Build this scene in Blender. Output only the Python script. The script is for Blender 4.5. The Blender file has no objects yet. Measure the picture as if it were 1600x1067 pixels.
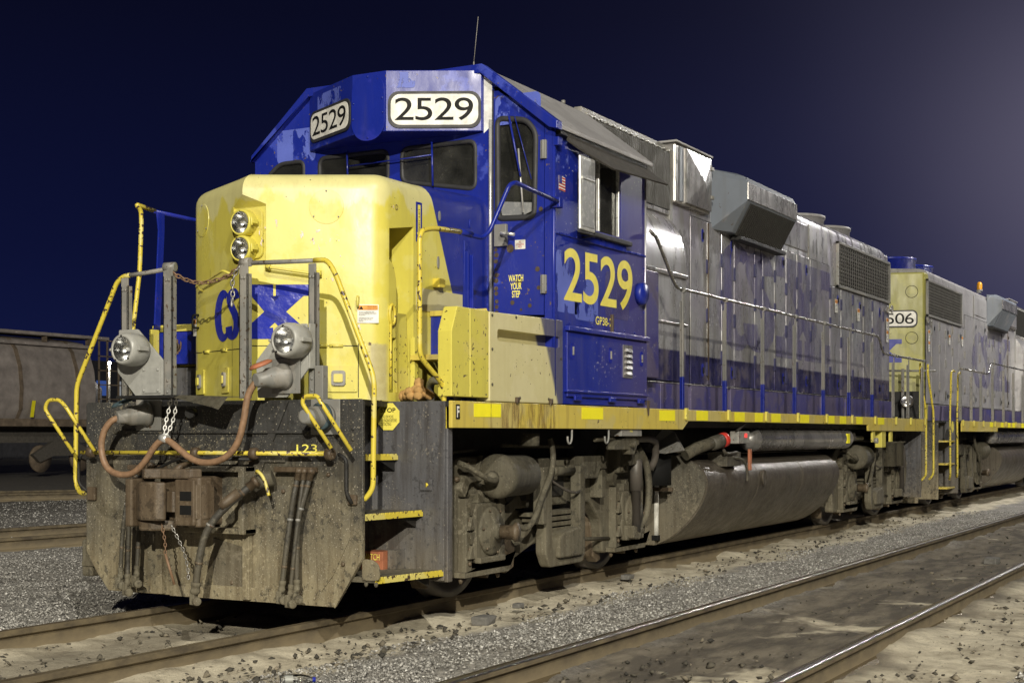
import bpy, bmesh, math, random
import numpy as np
from mathutils import Vector
from mathutils.geometry import tessellate_polygon
random.seed(7); RNG = np.random.default_rng(7)
R = math.radians
scene = bpy.context.scene
COL = scene.collection

# ---------------------------------------------------------------- camera, sky, lamps
cd = bpy.data.cameras.new("camera"); cam = bpy.data.objects.new("camera", cd); COL.objects.link(cam)
cam.location = (-7.9095, -6.7116, 1.295); cam.rotation_euler = (R(90), 0, R(28.641 - 90))
cd.lens = 50.34; cd.sensor_width = 36; cd.shift_y = 0.0902; cd.clip_end = 6000; cd.clip_start = 0.05
scene.camera = cam
vs = scene.view_settings
vs.view_transform = 'Standard'; vs.look = 'None'; vs.exposure = 0; vs.gamma = 1; vs.use_curve_mapping = False

def lamp(name, loc, energy, col, rad, target=None, spot=None):
    l = bpy.data.lights.new(name, 'SPOT' if spot else 'POINT'); l.energy = energy; l.color = col; l.shadow_soft_size = rad
    o = bpy.data.objects.new(name, l); COL.objects.link(o); o.location = loc
    if spot:
        l.spot_size = R(spot); l.spot_blend = .6
        o.rotation_euler = (Vector(target) - Vector(loc)).to_track_quat('-Z', 'Y').to_euler()
    return o
# yard mast lamps: one high behind the photographer, one beyond the right edge of the frame
lamp("mast_lamp", (-30.5, -19.4, 13.4), 58000, (1.0, .93, .77), .16, (3, -1, 1), 70)
lamp("second_lamp_ground_fill", (-19.5, -21.5, 22.0), 27000, (1.0, .95, .84), .16, (3, -1, 1), 70)  # faint-shadow second lamp, raised far above the first to brighten the ground
lamp("far_mast_lamp", (24.5, -4.9, 9.2), 3000, (1.0, .97, .94), .35)

W = bpy.data.worlds.new("World"); scene.world = W; W.use_nodes = True
nt = W.node_tree; nt.nodes.clear()
def N(t, typ, **k):
    n = t.nodes.new(typ)
    for a, b in k.items(): setattr(n, a, b)
    return n
def ramp(t, src, stops, interp='LINEAR'):
    n = N(t, 'ShaderNodeValToRGB'); n.color_ramp.interpolation = interp
    e = n.color_ramp.elements
    while len(e) < len(stops): e.new(0.5)
    for i, (p, c) in enumerate(stops):
        e[i].position = p; e[i].color = (*c, 1) if isinstance(c, tuple) else (c, c, c, 1)
    t.links.new(src, n.inputs[0]); return n.outputs[0]
def math_(t, op, a, b=None, clamp=False):
    n = N(t, 'ShaderNodeMath', operation=op, use_clamp=clamp)
    for i, v in enumerate((a, b)):
        if v is None: continue
        if isinstance(v, (int, float)): n.inputs[i].default_value = v
        else: t.links.new(v, n.inputs[i])
    return n.outputs[0]
def mixc(t, fac, a, b, mode='MIX'):
    n = N(t, 'ShaderNodeMix', data_type='RGBA', blend_type=mode)
    for i, v in ((0, fac), (6, a), (7, b)):
        if isinstance(v, (int, float)): n.inputs[i].default_value = v
        elif isinstance(v, tuple): n.inputs[i].default_value = (*v, 1)
        else: t.links.new(v, n.inputs[i])
    return n.outputs[2]
def vec3(t, op, a, b):
    n = N(t, 'ShaderNodeVectorMath', operation=op)
    for i, v in enumerate((a, b)):
        if isinstance(v, tuple): n.inputs[i].default_value = v
        elif v is not None: t.links.new(v, n.inputs[i])
    return n
tc = N(nt, 'ShaderNodeTexCoord'); sep = N(nt, 'ShaderNodeSeparateXYZ'); nt.links.new(tc.outputs['Generated'], sep.inputs[0])
z = math_(nt, 'MAXIMUM', sep.outputs[2], 0.0)
base = ramp(nt, z, [(0, (.0062, .0098, .052)), (.12, (.0040, .0058, .032)), (.28, (.0028, .0034, .0145)), (1, (.0018, .0020, .008))])
def glow(az, el, power):
    d = (math.cos(R(el)) * math.cos(R(az)), math.cos(R(el)) * math.sin(R(az)), math.sin(R(el)))
    dp = vec3(nt, 'DOT_PRODUCT', tc.outputs['Generated'], d).outputs['Value']
    return math_(nt, 'POWER', math_(nt, 'MAXIMUM', dp, 0.0), power)
ns = N(nt, 'ShaderNodeTexNoise'); ns.inputs['Scale'].default_value = 2.2; ns.inputs['Detail'].default_value = 3
nt.links.new(tc.outputs['Generated'], ns.inputs['Vector'])
cl = math_(nt, 'MULTIPLY', ramp(nt, ns.outputs[0], [(.35, .55), (.7, 1.25)]), 1.0)
g1 = mixc(nt, 1.0, (.025, .024, .043), math_(nt, 'MULTIPLY', glow(4, 9, 30), cl), 'MULTIPLY')
g2 = mixc(nt, 1.0, (.072, .064, .076), glow(6.0, 10, 170), 'MULTIPLY')
c = mixc(nt, 1.0, base, g1, 'ADD'); c = mixc(nt, 1.0, c, g2, 'ADD')
bg = N(nt, 'ShaderNodeBackground'); nt.links.new(c, bg.inputs[0]); bg.inputs[1].default_value = 1.0
nt.links.new(bg.outputs[0], N(nt, 'ShaderNodeOutputWorld').inputs[0])

# ---------------------------------------------------------------- materials
MATS = {}
class M:
    """small node-material helper in object coordinates"""
    def __init__(s, name):
        s.m = bpy.data.materials.new(name); s.m.use_nodes = True; s.t = s.m.node_tree
        s.b = s.t.nodes['Principled BSDF']; s.tc = N(s.t, 'ShaderNodeTexCoord'); s.co = s.tc.outputs['Object']
        s.sep = N(s.t, 'ShaderNodeSeparateXYZ'); s.t.links.new(s.co, s.sep.inputs[0]); MATS[name] = s.m
    def x(s): return s.sep.outputs[0]
    def y(s): return s.sep.outputs[1]
    def z(s): return s.sep.outputs[2]
    def noise(s, scale, detail=4, rough=.55, stretch=None, off=0.0):
        n = N(s.t, 'ShaderNodeTexNoise'); n.inputs['Scale'].default_value = scale
        n.inputs['Detail'].default_value = detail; n.inputs['Roughness'].default_value = rough
        mp = N(s.t, 'ShaderNodeMapping'); mp.inputs['Location'].default_value = (off, off * 1.7, off * .6)
        if stretch: mp.inputs['Scale'].default_value = stretch
        s.t.links.new(s.co, mp.inputs[0]); s.t.links.new(mp.outputs[0], n.inputs['Vector']); return n.outputs[0]
    def vor(s, scale, off=0.0):
        n = N(s.t, 'ShaderNodeTexVoronoi'); n.inputs['Scale'].default_value = scale
        mp = N(s.t, 'ShaderNodeMapping'); mp.inputs['Location'].default_value = (off, off, off)
        s.t.links.new(s.co, mp.inputs[0]); s.t.links.new(mp.outputs[0], n.inputs['Vector']); return n
    def ramp(s, src, stops): return ramp(s.t, src, stops)
    def mix(s, f, a, b, mode='MIX'): return mixc(s.t, f, a, b, mode)
    def mth(s, op, a, b=None, clamp=False): return math_(s.t, op, a, b, clamp)
    def set(s, key, v):
        i = s.b.inputs[key]
        if isinstance(v, tuple): i.default_value = (*v, 1)
        elif isinstance(v, (int, float)): i.default_value = v
        else: s.t.links.new(v, i)
        return s
    def bump(s, h, strength=.3, dist=.01, prev=None):
        n = N(s.t, 'ShaderNodeBump'); n.inputs['Strength'].default_value = strength; n.inputs['Distance'].default_value = dist
        s.t.links.new(h, n.inputs['Height'])
        if prev: s.t.links.new(prev, n.inputs['Normal'])
        s.t.links.new(n.outputs[0], s.b.inputs['Normal']); return n.outputs[0]

def paint(name, base, alt, altlo=.52, chips=.04, chipcol=(.07, .045, .03), streak=(.16, .12, .06), streak_amt=.35,
          rough=(.25, .5), big=2.0, wave=.006, spec=.5, zone=None, metallic=0.0):
    m = M(name)
    c = m.mix(m.ramp(m.noise(big, 7, .62), [(altlo, 0.0), (altlo + .035, 1.0)]), base, alt)
    if zone: c = zone(m, c)
    c = m.mix(m.mth('MULTIPLY', m.ramp(m.noise(7, 5, .6, off=3), [(.35, 0.0), (.75, 1.0)]), .28), c, m.mix(1.0, c, (.72, .68, .62), 'MULTIPLY'))
    st = m.ramp(m.noise(2.2, 5, .6, (7, 7, .5)), [(.52, 0.0), (.75, 1.0)])
    c = m.mix(m.mth('MULTIPLY', st, streak_amt), c, streak)
    ch = m.ramp(m.mth('ADD', m.noise(34, 4, .5), m.mth('MULTIPLY', m.noise(3.1, 3, .5, off=9), .35)), [(.925 - chips, 0.0), (.932 - chips, 1.0)])
    c = m.mix(ch, c, chipcol)
    m.set('Base Color', c); m.set('Metallic', metallic)
    m.set('Roughness', m.ramp(m.noise(4, 6, .6, (1.5, 1.5, .6), off=5), [(.3, rough[0]), (.7, rough[1])]))
    m.set('Specular IOR Level', spec)
    b = m.bump(m.noise(1.3, 2, .5), .9, wave)
    m.bump(m.mth('SUBTRACT', m.noise(60, 3, .6), ch), .25, .0015, b)
    return m.m

YEL = (.64, .57, .10); YELF = (.66, .62, .28); BLU = (.010, .022, .26); BLUF = (.045, .07, .42)
def nose_zone(m, c):
    # paler sun-bleached band along the top of the nose, ragged lower edge
    h = m.mth('ADD', m.z(), m.mth('MULTIPLY', m.noise(4.5, 5, .55, (1, 1, .35), off=2), .55))
    return m.mix(m.ramp(m.mth('MULTIPLY', h, .2), [(.655, 0.0), (.657, 1.0)]), c, YELF)
def nose_side(m, c):
    # yellow sweep meeting the blue of the cab: slanted edge behind the nose
    d = m.mth('SUBTRACT', m.x(), m.mth('ADD', m.mth('MULTIPLY', m.z(), -.44), 2.81))
    c = nose_zone(m, c)
    lowz = m.ramp(m.mth('ADD', m.mth('MULTIPLY', m.z(), .2), m.mth('MULTIPLY', m.noise(9, 5, .6, off=17), .02)), [(.398, 1.0), (.402, 0.0)])
    corner = m.mth('MULTIPLY', m.ramp(m.mth('MULTIPLY', m.x(), .2), [(.1455, 0.0), (.147, 1.0)]), m.ramp(m.mth('MULTIPLY', m.x(), .2), [(.166, 1.0), (.170, 0.0)]))
    c = m.mix(m.mth('MULTIPLY', m.mth('MULTIPLY', lowz, corner), .8), c, m.mix(m.noise(14, 6, .7), (.22, .17, .09), (.58, .54, .33)))
    return m.mix(m.ramp(m.mth('ADD', m.mth('MULTIPLY', d, 10.0), .5, True), [(.48, 0.0), (.52, 1.0)]), c, BLU)
def hood_zone(lo=2.16):
    def f(m, c):
        tint = m.mix(m.ramp(m.noise(1.1, 3, .5, off=4), [(.42, 0.0), (.62, 1.0)]), c, (.42, .40, .47))
        dk = m.mix(m.ramp(m.noise(1.6, 5, .6, (2.5, 1, .5), off=8), [(.48, 0.0), (.62, 1.0)]), tint, (.35, .345, .335))
        bl = m.mix(m.ramp(m.noise(2, 5, .6, off=14), [(.5, 0.0), (.58, 1.0)]), (.05, .047, .16), (.17, .15, .21))
        return m.mix(m.ramp(m.mth('MULTIPLY', m.z(), .2), [(lo * .2 - .001, 0.0), (lo * .2, 1.0)]), bl, dk)
    return f
paint('yellow_nose', YEL, (.66, .60, .15), .5, zone=nose_side, chips=.0, streak_amt=.14, rough=(.24, .44), wave=.010)
paint('yellow', YEL, (.64, .56, .13), .52, chips=.07, streak_amt=.22, rough=(.3, .5))
paint('yellow_pipe', (.64, .52, .06), (.64, .56, .16), .55, chips=.16, streak_amt=.1, rough=(.3, .5))
paint('blue', BLU, BLUF, .565, chips=.05, chipcol=(.14, .10, .08), streak=(.05, .05, .12), streak_amt=.25, rough=(.28, .5), wave=.006)
paint('blue_clean', BLU, (.02, .03, .31), .56, chips=.02, streak=(.05, .05, .12), streak_amt=.25, rough=(.18, .4), wave=.004)
def cabside(m, c):
    # blue turns to violet towards the rear of the cab side
    return m.mix(m.ramp(m.mth('MULTIPLY', m.mth('ADD', m.x(), m.mth('MULTIPLY', m.noise(2, 3), .4)), .1), [(.33, 0.0), (.41, .75)]), c, (.07, .06, .19))
paint('blue_side', BLU, (.025, .032, .26), .58, chips=.05, chipcol=(.3, .3, .35), streak=(.06, .055, .12), streak_amt=.35, rough=(.3, .5), zone=cabside)
paint('hood', (.53, .535, .55), (.43, .435, .45), .5, chips=.02, chipcol=(.12, .10, .08), streak=(.20, .18, .16), streak_amt=.35, rough=(.17, .46), wave=.020, zone=hood_zone(), metallic=.5)
paint('hood_second', (.42, .41, .41), (.36, .35, .35), .5, chips=.04, streak=(.2, .18, .17), streak_amt=.35, rough=(.26, .42), wave=.012, metallic=.3,
      zone=lambda m, c: m.mix(m.ramp(m.mth('MULTIPLY', m.z(), .2), [(.359, 0.0), (.360, 1.0)]), (.13, .11, .18), c))
paint('violet_box', (.10, .085, .17), (.06, .055, .20), .5, chips=.05, chipcol=(.3, .28, .3), streak=(.12, .10, .13), streak_amt=.4, rough=(.35, .5))
paint('bare_metal', (.36, .35, .345), (.25, .245, .24), .5, chips=.03, streak=(.14, .12, .10), streak_amt=.4, rough=(.2, .38), wave=.01, metallic=.55)
paint('pod_grey', (.15, .17, .205), (.20, .21, .235), .6, chips=.03, streak=(.12, .12, .12), streak_amt=.35, rough=(.35, .55))
paint('roof_grey', (.33, .325, .33), (.28, .275, .28), .5, chips=.03, streak=(.24, .23, .24), streak_amt=.6, rough=(.5, .7))
paint('steel_grey', (.21, .21, .20), (.27, .26, .24), .52, chips=.10, chipcol=(.09, .06, .04), streak=(.14, .11, .07), streak_amt=.4, rough=(.35, .55))
paint('dark_brown_metal', (.085, .075, .065), (.06, .055, .05), .5, chips=.02, streak=(.11, .09, .07), streak_amt=.4, rough=(.35, .55))
paint('yellow_dirty', (.60, .48, .09), (.55, .46, .15), .5, chips=.04, streak=(.20, .11, .04), streak_amt=.6, rough=(.4, .6), big=1.2)
paint('side_box', (.60, .55, .30), (.62, .57, .33), .5, chips=.03, streak=(.5, .44, .2), streak_amt=.3, rough=(.4, .6),
      zone=lambda m, c: m.mix(m.ramp(m.mth('ADD', m.mth('MULTIPLY', m.mth('SUBTRACT', m.mth('ADD', m.x(), m.mth('MULTIPLY', m.z(), .44)), 3.04), 8.0), .5, True), [(.35, 0.0), (.65, 1.0)]), c, (.08, .08, .15)))
paint('end_yellow', (.36, .345, .085), (.31, .30, .09), .5, chips=.02, streak_amt=.3, rough=(.35, .55))

def grime(name, lo, hi, spots=.5, z0=.2, z1=1.3, rough=.75, speck=(.42, .38, .30), metallic=0.0):
    """black paint with dust: more dust lower down, pale spatter"""
    m = M(name)
    h = m.mth('ADD', m.mth('MULTIPLY', m.mth('SUBTRACT', m.z(), z0), 1 / (z1 - z0)), m.mth('MULTIPLY', m.mth('SUBTRACT', m.noise(2.6, 6, .65), .5), 1.6))
    c = m.mix(m.ramp(h, [(0.0, 0.0), (.95, 1.0)]), hi, lo)
    c = m.mix(m.ramp(m.noise(5, 5, .7, (4, 4, .35), off=2), [(.42, 0.0), (.66, .8)]), c, m.mix(1.0, c, (.55, .5, .45), 'MULTIPLY'))
    v = m.vor(38); sp = m.mth('MULTIPLY', m.ramp(v.outputs['Distance'], [(.10, 1.0), (.2, 0.0)]), m.ramp(m.noise(5, 4, .6, off=6), [(.62 - spots * .2, 0.0), (.75 - spots * .2, 1.0)]))
    c = m.mix(m.mth('MULTIPLY', sp, .8), c, speck)
    v2 = m.vor(95, 3.3); s2 = m.mth('MULTIPLY', m.ramp(v2.outputs['Distance'], [(.16, 1.0), (.26, 0.0)]), m.ramp(m.mth('ADD', m.noise(3.2, 5, .7, off=61), m.mth('MULTIPLY', m.mth('SUBTRACT', z1, m.z()), .10)), [(.62 - spots * .12, 0.0), (.72 - spots * .12, 1.0)]))
    c = m.mix(m.mth('MULTIPLY', s2, .55), c, speck)
    fl = m.ramp(m.mth('ADD', m.noise(24, 6, .75, off=21), m.mth('MULTIPLY', m.noise(1.7, 3, off=31), .5)), [(.86, 0.0), (.90, 1.0)])
    c = m.mix(m.mth('MULTIPLY', fl, .40), c, tuple(min(.6, x * 1.5 + .03) for x in hi))
    dk = m.ramp(m.mth('ADD', m.noise(19, 6, .75, off=41), m.mth('MULTIPLY', m.noise(2.1, 3, off=51), .4)), [(.77, 0.0), (.80, 1.0)])
    c = m.mix(m.mth('MULTIPLY', dk, .6), c, tuple(x * .35 for x in lo))
    m.set('Base Color', c); m.set('Roughness', m.ramp(m.noise(5, 4, .6, off=3), [(.3, rough - .2), (.7, rough)])); m.set('Metallic', metallic)
    b = m.bump(m.noise(1.6, 2), .6, .008); b = m.bump(m.noise(14, 5, .7), .6, .007, b); m.bump(m.noise(60, 5, .75), .6, .003, b); return m.m
grime('pilot_black', (.044, .044, .043), (.26, .225, .145), 1.35)
grime('stepwell', (.10, .10, .108), (.17, .15, .115), .4, 0, .9, rough=.5)
grime('truck_dust', (.078, .071, .050), (.155, .138, .095), .35, .0, 1.3, rough=.9)
grime('under_dark', (.012, .012, .012), (.035, .03, .022), .1, .0, 1.2)
grime('coupler_rust', (.085, .060, .038), (.13, .10, .065), .25, .4, 1.2, rough=.65)
grime('hose_rubber', (.045, .043, .038), (.10, .088, .06), .3, .1, 1.0)
grime('tank_end', (.075, .070, .055), (.15, .13, .09), .55, .1, 1.2)
def simple(name, col, rough=.5, metallic=0.0, nscale=12, var=.25, emit=None, estr=0, spec=.5, bump=.15):
    m = M(name); n = m.noise(nscale, 5, .6)
    m.set('Base Color', m.mix(m.ramp(n, [(.3, 0.0), (.7, 1.0)]), tuple(x * (1 - var) for x in col), tuple(min(1, x * (1 + var)) for x in col)))
    m.set('Roughness', m.ramp(m.noise(nscale * .6, 3, off=4), [(.3, max(.02, rough - .08)), (.7, min(1, rough + .08))])); m.set('Metallic', metallic); m.set('Specular IOR Level', spec)
    if emit: m.set('Emission Color', emit); m.set('Emission Strength', estr)
    m.bump(n, bump, .002); return m.m
grime('tank_metal', (.115, .10, .082), (.15, .13, .095), .25, -.2, 1.1, rough=.55, speck=(.2, .18, .15), metallic=.35)
simple('hinge_blue', (.03, .03, .09), .5); simple('white', (.80, .80, .78), .4); simple('label_white', (.72, .71, .66), .5); simple('black', (.012, .012, .012), .6, var=.1, spec=.12)
simple('rubber', (.03, .03, .032), .6); simple('orange', (.75, .30, .03), .5); simple('red_rust', (.36, .13, .065), .6)
simple('red', (.45, .03, .02), .45); simple('cable_brown', (.24, .145, .085), .55, nscale=25); simple('rust_chain', (.20, .12, .07), .6)
simple('steel_chain', (.34, .33, .31), .35, .7); simple('lid_slate', (.055, .085, .10), .45); simple('dl_grey', (.33, .33, .31), .4, nscale=20, var=.12)
simple('tape_yellow', (.95, .86, .02), .45, var=.05); simple('print_yellow', (.80, .70, .12), .45, var=.1); simple('print_blue', (.014, .022, .27), .35, var=.15, spec=.25)
simple('chrome', (.88, .88, .88), .19, 1.0, var=.03, bump=.02); simple('rail_pipe_steel', (.30, .29, .27), .28, .8); simple('mud', (.42, .25, .09), .95, nscale=20)
simple('interior', (.16, .15, .13), .8); simple('silver_frame', (.62, .62, .60), .3, .5); simple('awning', (.05, .046, .041), .8); simple('grille_dark', (.020, .019, .017), .55, spec=.3)
simple('mesh_wire', (.10, .096, .088), .5, .2); simple('fluor', (.9, .9, .9), .4); simple('amber', (.65, .30, .02), .3); simple('flag_blue', (.05, .06, .25), .5)
simple('lamp_glow', (1, 1, 1), .5, emit=(1, .93, .78), estr=380); simple('window_glow', (.5, .5, .45), .5, emit=(.80, .85, .9), estr=.22)
simple('window_glow_blue', (.1, .2, .5), .5, emit=(.10, .22, .8), estr=.25); simple('red_light', (.8, .05, .05), .4, emit=(1, .06, .05), estr=.9)
simple('retro_white', (.9, .9, .9), .3, emit=None); simple('concrete_dark', (.10, .10, .11), .9, nscale=3); simple('boulder', (.13, .125, .115), .95, nscale=30)
simple('hopper_grey', (.30, .265, .24), .75, nscale=2.5, var=.3); simple('hopper_rust', (.17, .13, .09), .85, nscale=5, var=.4); simple('car_black', (.10, .09, .075), .85)
m = M('glass'); m.set('Base Color', (.02, .02, .02)); m.set('Roughness', m.ramp(m.noise(6, 5, .7), [(.4, .04), (.75, .25)]))
tr = N(m.t, 'ShaderNodeBsdfTransparent'); tr.inputs[0].default_value = (.70, .70, .66, 1); mx = N(m.t, 'ShaderNodeMixShader')
dust = m.mth('ADD', m.ramp(m.noise(95, 3, .7), [(.64, 0.0), (.70, .30)]), m.ramp(m.noise(3, 4, .6), [(.40, 0.0), (.70, .16)])); m.set('Base Color', m.mix(dust, (.035, .036, .034), (.34, .33, .30)))
m.t.links.new(m.mth('ADD', dust, .30, True), mx.inputs[0]); m.t.links.new(tr.outputs[0], mx.inputs[1]); m.t.links.new(m.b.outputs[0], mx.inputs[2])
m.t.links.new(mx.outputs[0], m.t.nodes['Material Output'].inputs[0])
m = M('clear_glass'); m.set('Base Color', (.95, .95, .95)); m.set('Roughness', .02)
tr = N(m.t, 'ShaderNodeBsdfTransparent'); tr.inputs[0].default_value = (.93, .94, .94, 1); gl = N(m.t, 'ShaderNodeBsdfGlossy'); gl.inputs[1].default_value = .03
fr = N(m.t, 'ShaderNodeFresnel'); fr.inputs[0].default_value = 1.5; mx = N(m.t, 'ShaderNodeMixShader')
m.t.links.new(fr.outputs[0], mx.inputs[0]); m.t.links.new(tr.outputs[0], mx.inputs[1]); m.t.links.new(gl.outputs[0], mx.inputs[2]); m.t.links.new(mx.outputs[0], m.t.nodes['Material Output'].inputs[0])
m = M('mirror_pane'); m.set('Base Color', m.mix(m.ramp(m.noise(20, 5, .7), [(.5, 0.0), (.7, 1.0)]), (.20, .205, .21), (.36, .36, .35))); m.set('Roughness', .45)
def worn(name, col, thr, scale=9, stretch=(1, 1, .6), soft=.06, keep=1.0):
    m = M(name); m.set('Base Color', m.mix(m.ramp(m.noise(3, 4), [(.3, 0.0), (.7, 1.0)]), col, tuple(min(1, x * 1.35 + .004) for x in col))); m.set('Roughness', .42); m.set('Specular IOR Level', .22)
    tr = N(m.t, 'ShaderNodeBsdfTransparent'); mx = N(m.t, 'ShaderNodeMixShader')
    m.t.links.new(m.mth('MULTIPLY', m.ramp(m.noise(scale, 6, .65, stretch), [(thr, 0.0), (thr + soft, 1.0)]), keep), mx.inputs[0])
    m.t.links.new(tr.outputs[0], mx.inputs[1]); m.t.links.new(m.b.outputs[0], mx.inputs[2]); m.t.links.new(mx.outputs[0], m.t.nodes['Material Output'].inputs[0])
worn('ghost_blue', (.095, .085, .22), .34, 1.2, (2.6, 1, .4), .32, .66)
worn('bright_blue_flakes', (.03, .035, .24), .66, 3.2, (2.2, 1, .5), .015, 1.0)
worn('worn_black', (.015, .015, .015), .34, 14); worn('worn_yellow', (.80, .68, .12), .30, 7, soft=.03)
worn('white_patch', (.42, .44, .60), .56, 3.0, (1, 1, .8), .02); worn('logo_blue', (.012, .022, .30), .20, 8, soft=.03)
lb = MATS['logo_blue']; pb = lb.node_tree.nodes['Principled BSDF']; pb.inputs['Specular IOR Level'].default_value = .6
tcn = N(lb.node_tree, 'ShaderNodeTexCoord'); nn_ = N(lb.node_tree, 'ShaderNodeTexNoise'); nn_.inputs['Scale'].default_value = 6; nn_.inputs['Detail'].default_value = 5; lb.node_tree.links.new(tcn.outputs['Object'], nn_.inputs[0])
bn = N(lb.node_tree, 'ShaderNodeBump'); bn.inputs['Strength'].default_value = .9; bn.inputs['Distance'].default_value = .012; lb.node_tree.links.new(nn_.outputs[0], bn.inputs['Height']); lb.node_tree.links.new(bn.outputs[0], pb.inputs['Normal']); pb.inputs['Roughness'].default_value = .22
worn('pale_blue_patch', (.085, .115, .42), .47, 3.5, (1.6, 1.6, .8), .015); worn('rust_patch', (.13, .085, .06), .5, 9, soft=.03)
worn('rust_streak', (.20, .11, .045), .45, 4, (5, 1, .8), .35, .6); worn('chalk', (.66, .55, .50), .62, 30, soft=.02)
# rails
for nm, top, rg, band in (('rail_rusty', (.20, .155, .07), .45, 0), ('rail_used', (.36, .34, .29), .22, .7)):
    m = M(nm); g = N(m.t, 'ShaderNodeNewGeometry'); sp = N(m.t, 'ShaderNodeSeparateXYZ'); m.t.links.new(g.outputs['Normal'], sp.inputs[0])
    up = m.ramp(sp.outputs[2], [(.80, 0.0), (.93, 1.0)]); side = m.mix(m.ramp(m.noise(9, 5, .65, (.5, 1, 1)), [(.35, 0.0), (.65, 1.0)]), (.075, .06, .04), (.17, .135, .08))
    lowd = m.ramp(m.mth('ADD', m.z(), .5), [(.34, 1.0), (.44, 0.0)]); side = m.mix(m.mth('MULTIPLY', lowd, .8), side, (.27, .22, .14))
    c = m.mix(m.mth('MULTIPLY', up, m.ramp(m.z(), [(-.02, 0.0), (-.005, 1.0)])), side, m.mix(m.ramp(m.noise(14, 4, .6, (.2, 3, 1)), [(.35, 0.0), (.65, 1.0)]), top, tuple(x * .75 for x in top)))
    m.set('Base Color', c); m.set('Metallic', m.mth('MULTIPLY', up, band)); m.set('Roughness', m.mth('SUBTRACT', .8, m.mth('MULTIPLY', up, .8 - rg)))
    m.bump(m.noise(40, 4, .6, (.3, 1, 1)), .3, .002)
m = M('rail_polished'); m.set('Base Color', (.52, .49, .44)); m.set('Metallic', 1.0); m.set('Roughness', .3)
# ballast stones
m = M('stone'); g = N(m.t, 'ShaderNodeNewGeometry'); c = m.ramp(g.outputs['Random Per Island'], [(0, (.09, .088, .082)), (.35, (.20, .195, .185)), (.7, (.37, .36, .34)), (.93, (.54, .53, .50)), (1, (.78, .77, .74))])
m.set('Base Color', m.mix(m.mth('MULTIPLY', m.noise(2.5, 3), .35), c, (.24, .22, .18))); m.set('Roughness', .85)
m = M('dark_chip'); g = N(m.t, 'ShaderNodeNewGeometry'); m.set('Base Color', m.ramp(g.outputs['Random Per Island'], [(0, (.03, .028, .024)), (.7, (.09, .08, .06)), (1, (.22, .19, .14))])); m.set('Roughness', .9)
# ground: sand along the rails, dirt in the tracks, fine ballast between them
m = M('ground')
wob = m.mth('MULTIPLY', m.mth('SUBTRACT', m.noise(1.1, 5, .6), .5), .9)
yw = m.mth('ADD', m.y(), wob)
grav = m.mix(m.ramp(m.noise(55, 5, .75), [(.38, 0.0), (.66, 1.0)]), (.095, .093, .087), (.37, .36, .34))
vv = m.vor(48); grav = m.mix(m.ramp(vv.outputs['Color'], [(.2, 0.0), (.9, .75)]), grav, (.56, .53, .48))
grav = m.mix(m.ramp(m.noise(.8, 4, .6, off=5), [(.4, 0.0), (.65, .55)]), grav, m.mix(1.0, grav, (.55, .52, .48), 'MULTIPLY'))
sand = m.mix(m.ramp(m.noise(3.5, 7, .65), [(.35, 0.0), (.62, 1.0)]), (.34, .30, .225), (.68, .62, .48))
sand = m.mix(m.ramp(m.noise(38, 4, .75), [(.60, 0.0), (.67, .7)]), sand, (.07, .06, .045))
dirt = m.mix(m.ramp(m.noise(2.3, 7, .65, (.7, 2.2, 1)), [(.42, 0.0), (.62, 1.0)]), (.105, .092, .075), (.215, .188, .145))
dirt = m.mix(m.ramp(m.noise(.75, 5, .6, off=11), [(.57, 0.0), (.62, 1.0)]), dirt, sand)
def band(a, b, e=.05):
    f = lambda v: (v + 20) / 40
    return m.mth('MULTIPLY', m.ramp(m.mth('MULTIPLY', m.mth('ADD', yw, 20.0), 1 / 40), [(f(a - e), 0.0), (f(a + e), 1.0)]),
                 m.ramp(m.mth('MULTIPLY', m.mth('ADD', yw, 20.0), 1 / 40), [(f(b - e), 1.0), (f(b + e), 0.0)]))
c = m.mix(band(-1.45, .95), grav, sand)
c = m.mix(band(-.75, .60, .15), c, m.mix(.5, dirt, sand))
c = m.mix(band(-19, -2.8, .05), c, dirt)
c = m.mix(band(-19, -4.45, .12), c, sand)
farm = m.ramp(m.mth('MULTIPLY', m.y(), .05), [(.45, 0.0), (.8, 1.0)]); c = m.mix(farm, c, (.16, .15, .13))
m.set('Base Color', c); m.set('Roughness', .95); m.set('Specular IOR Level', .2)
b = m.bump(m.noise(22, 6, .7), .7, .018); m.bump(m.noise(120, 3, .7), .6, .006, b)

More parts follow.
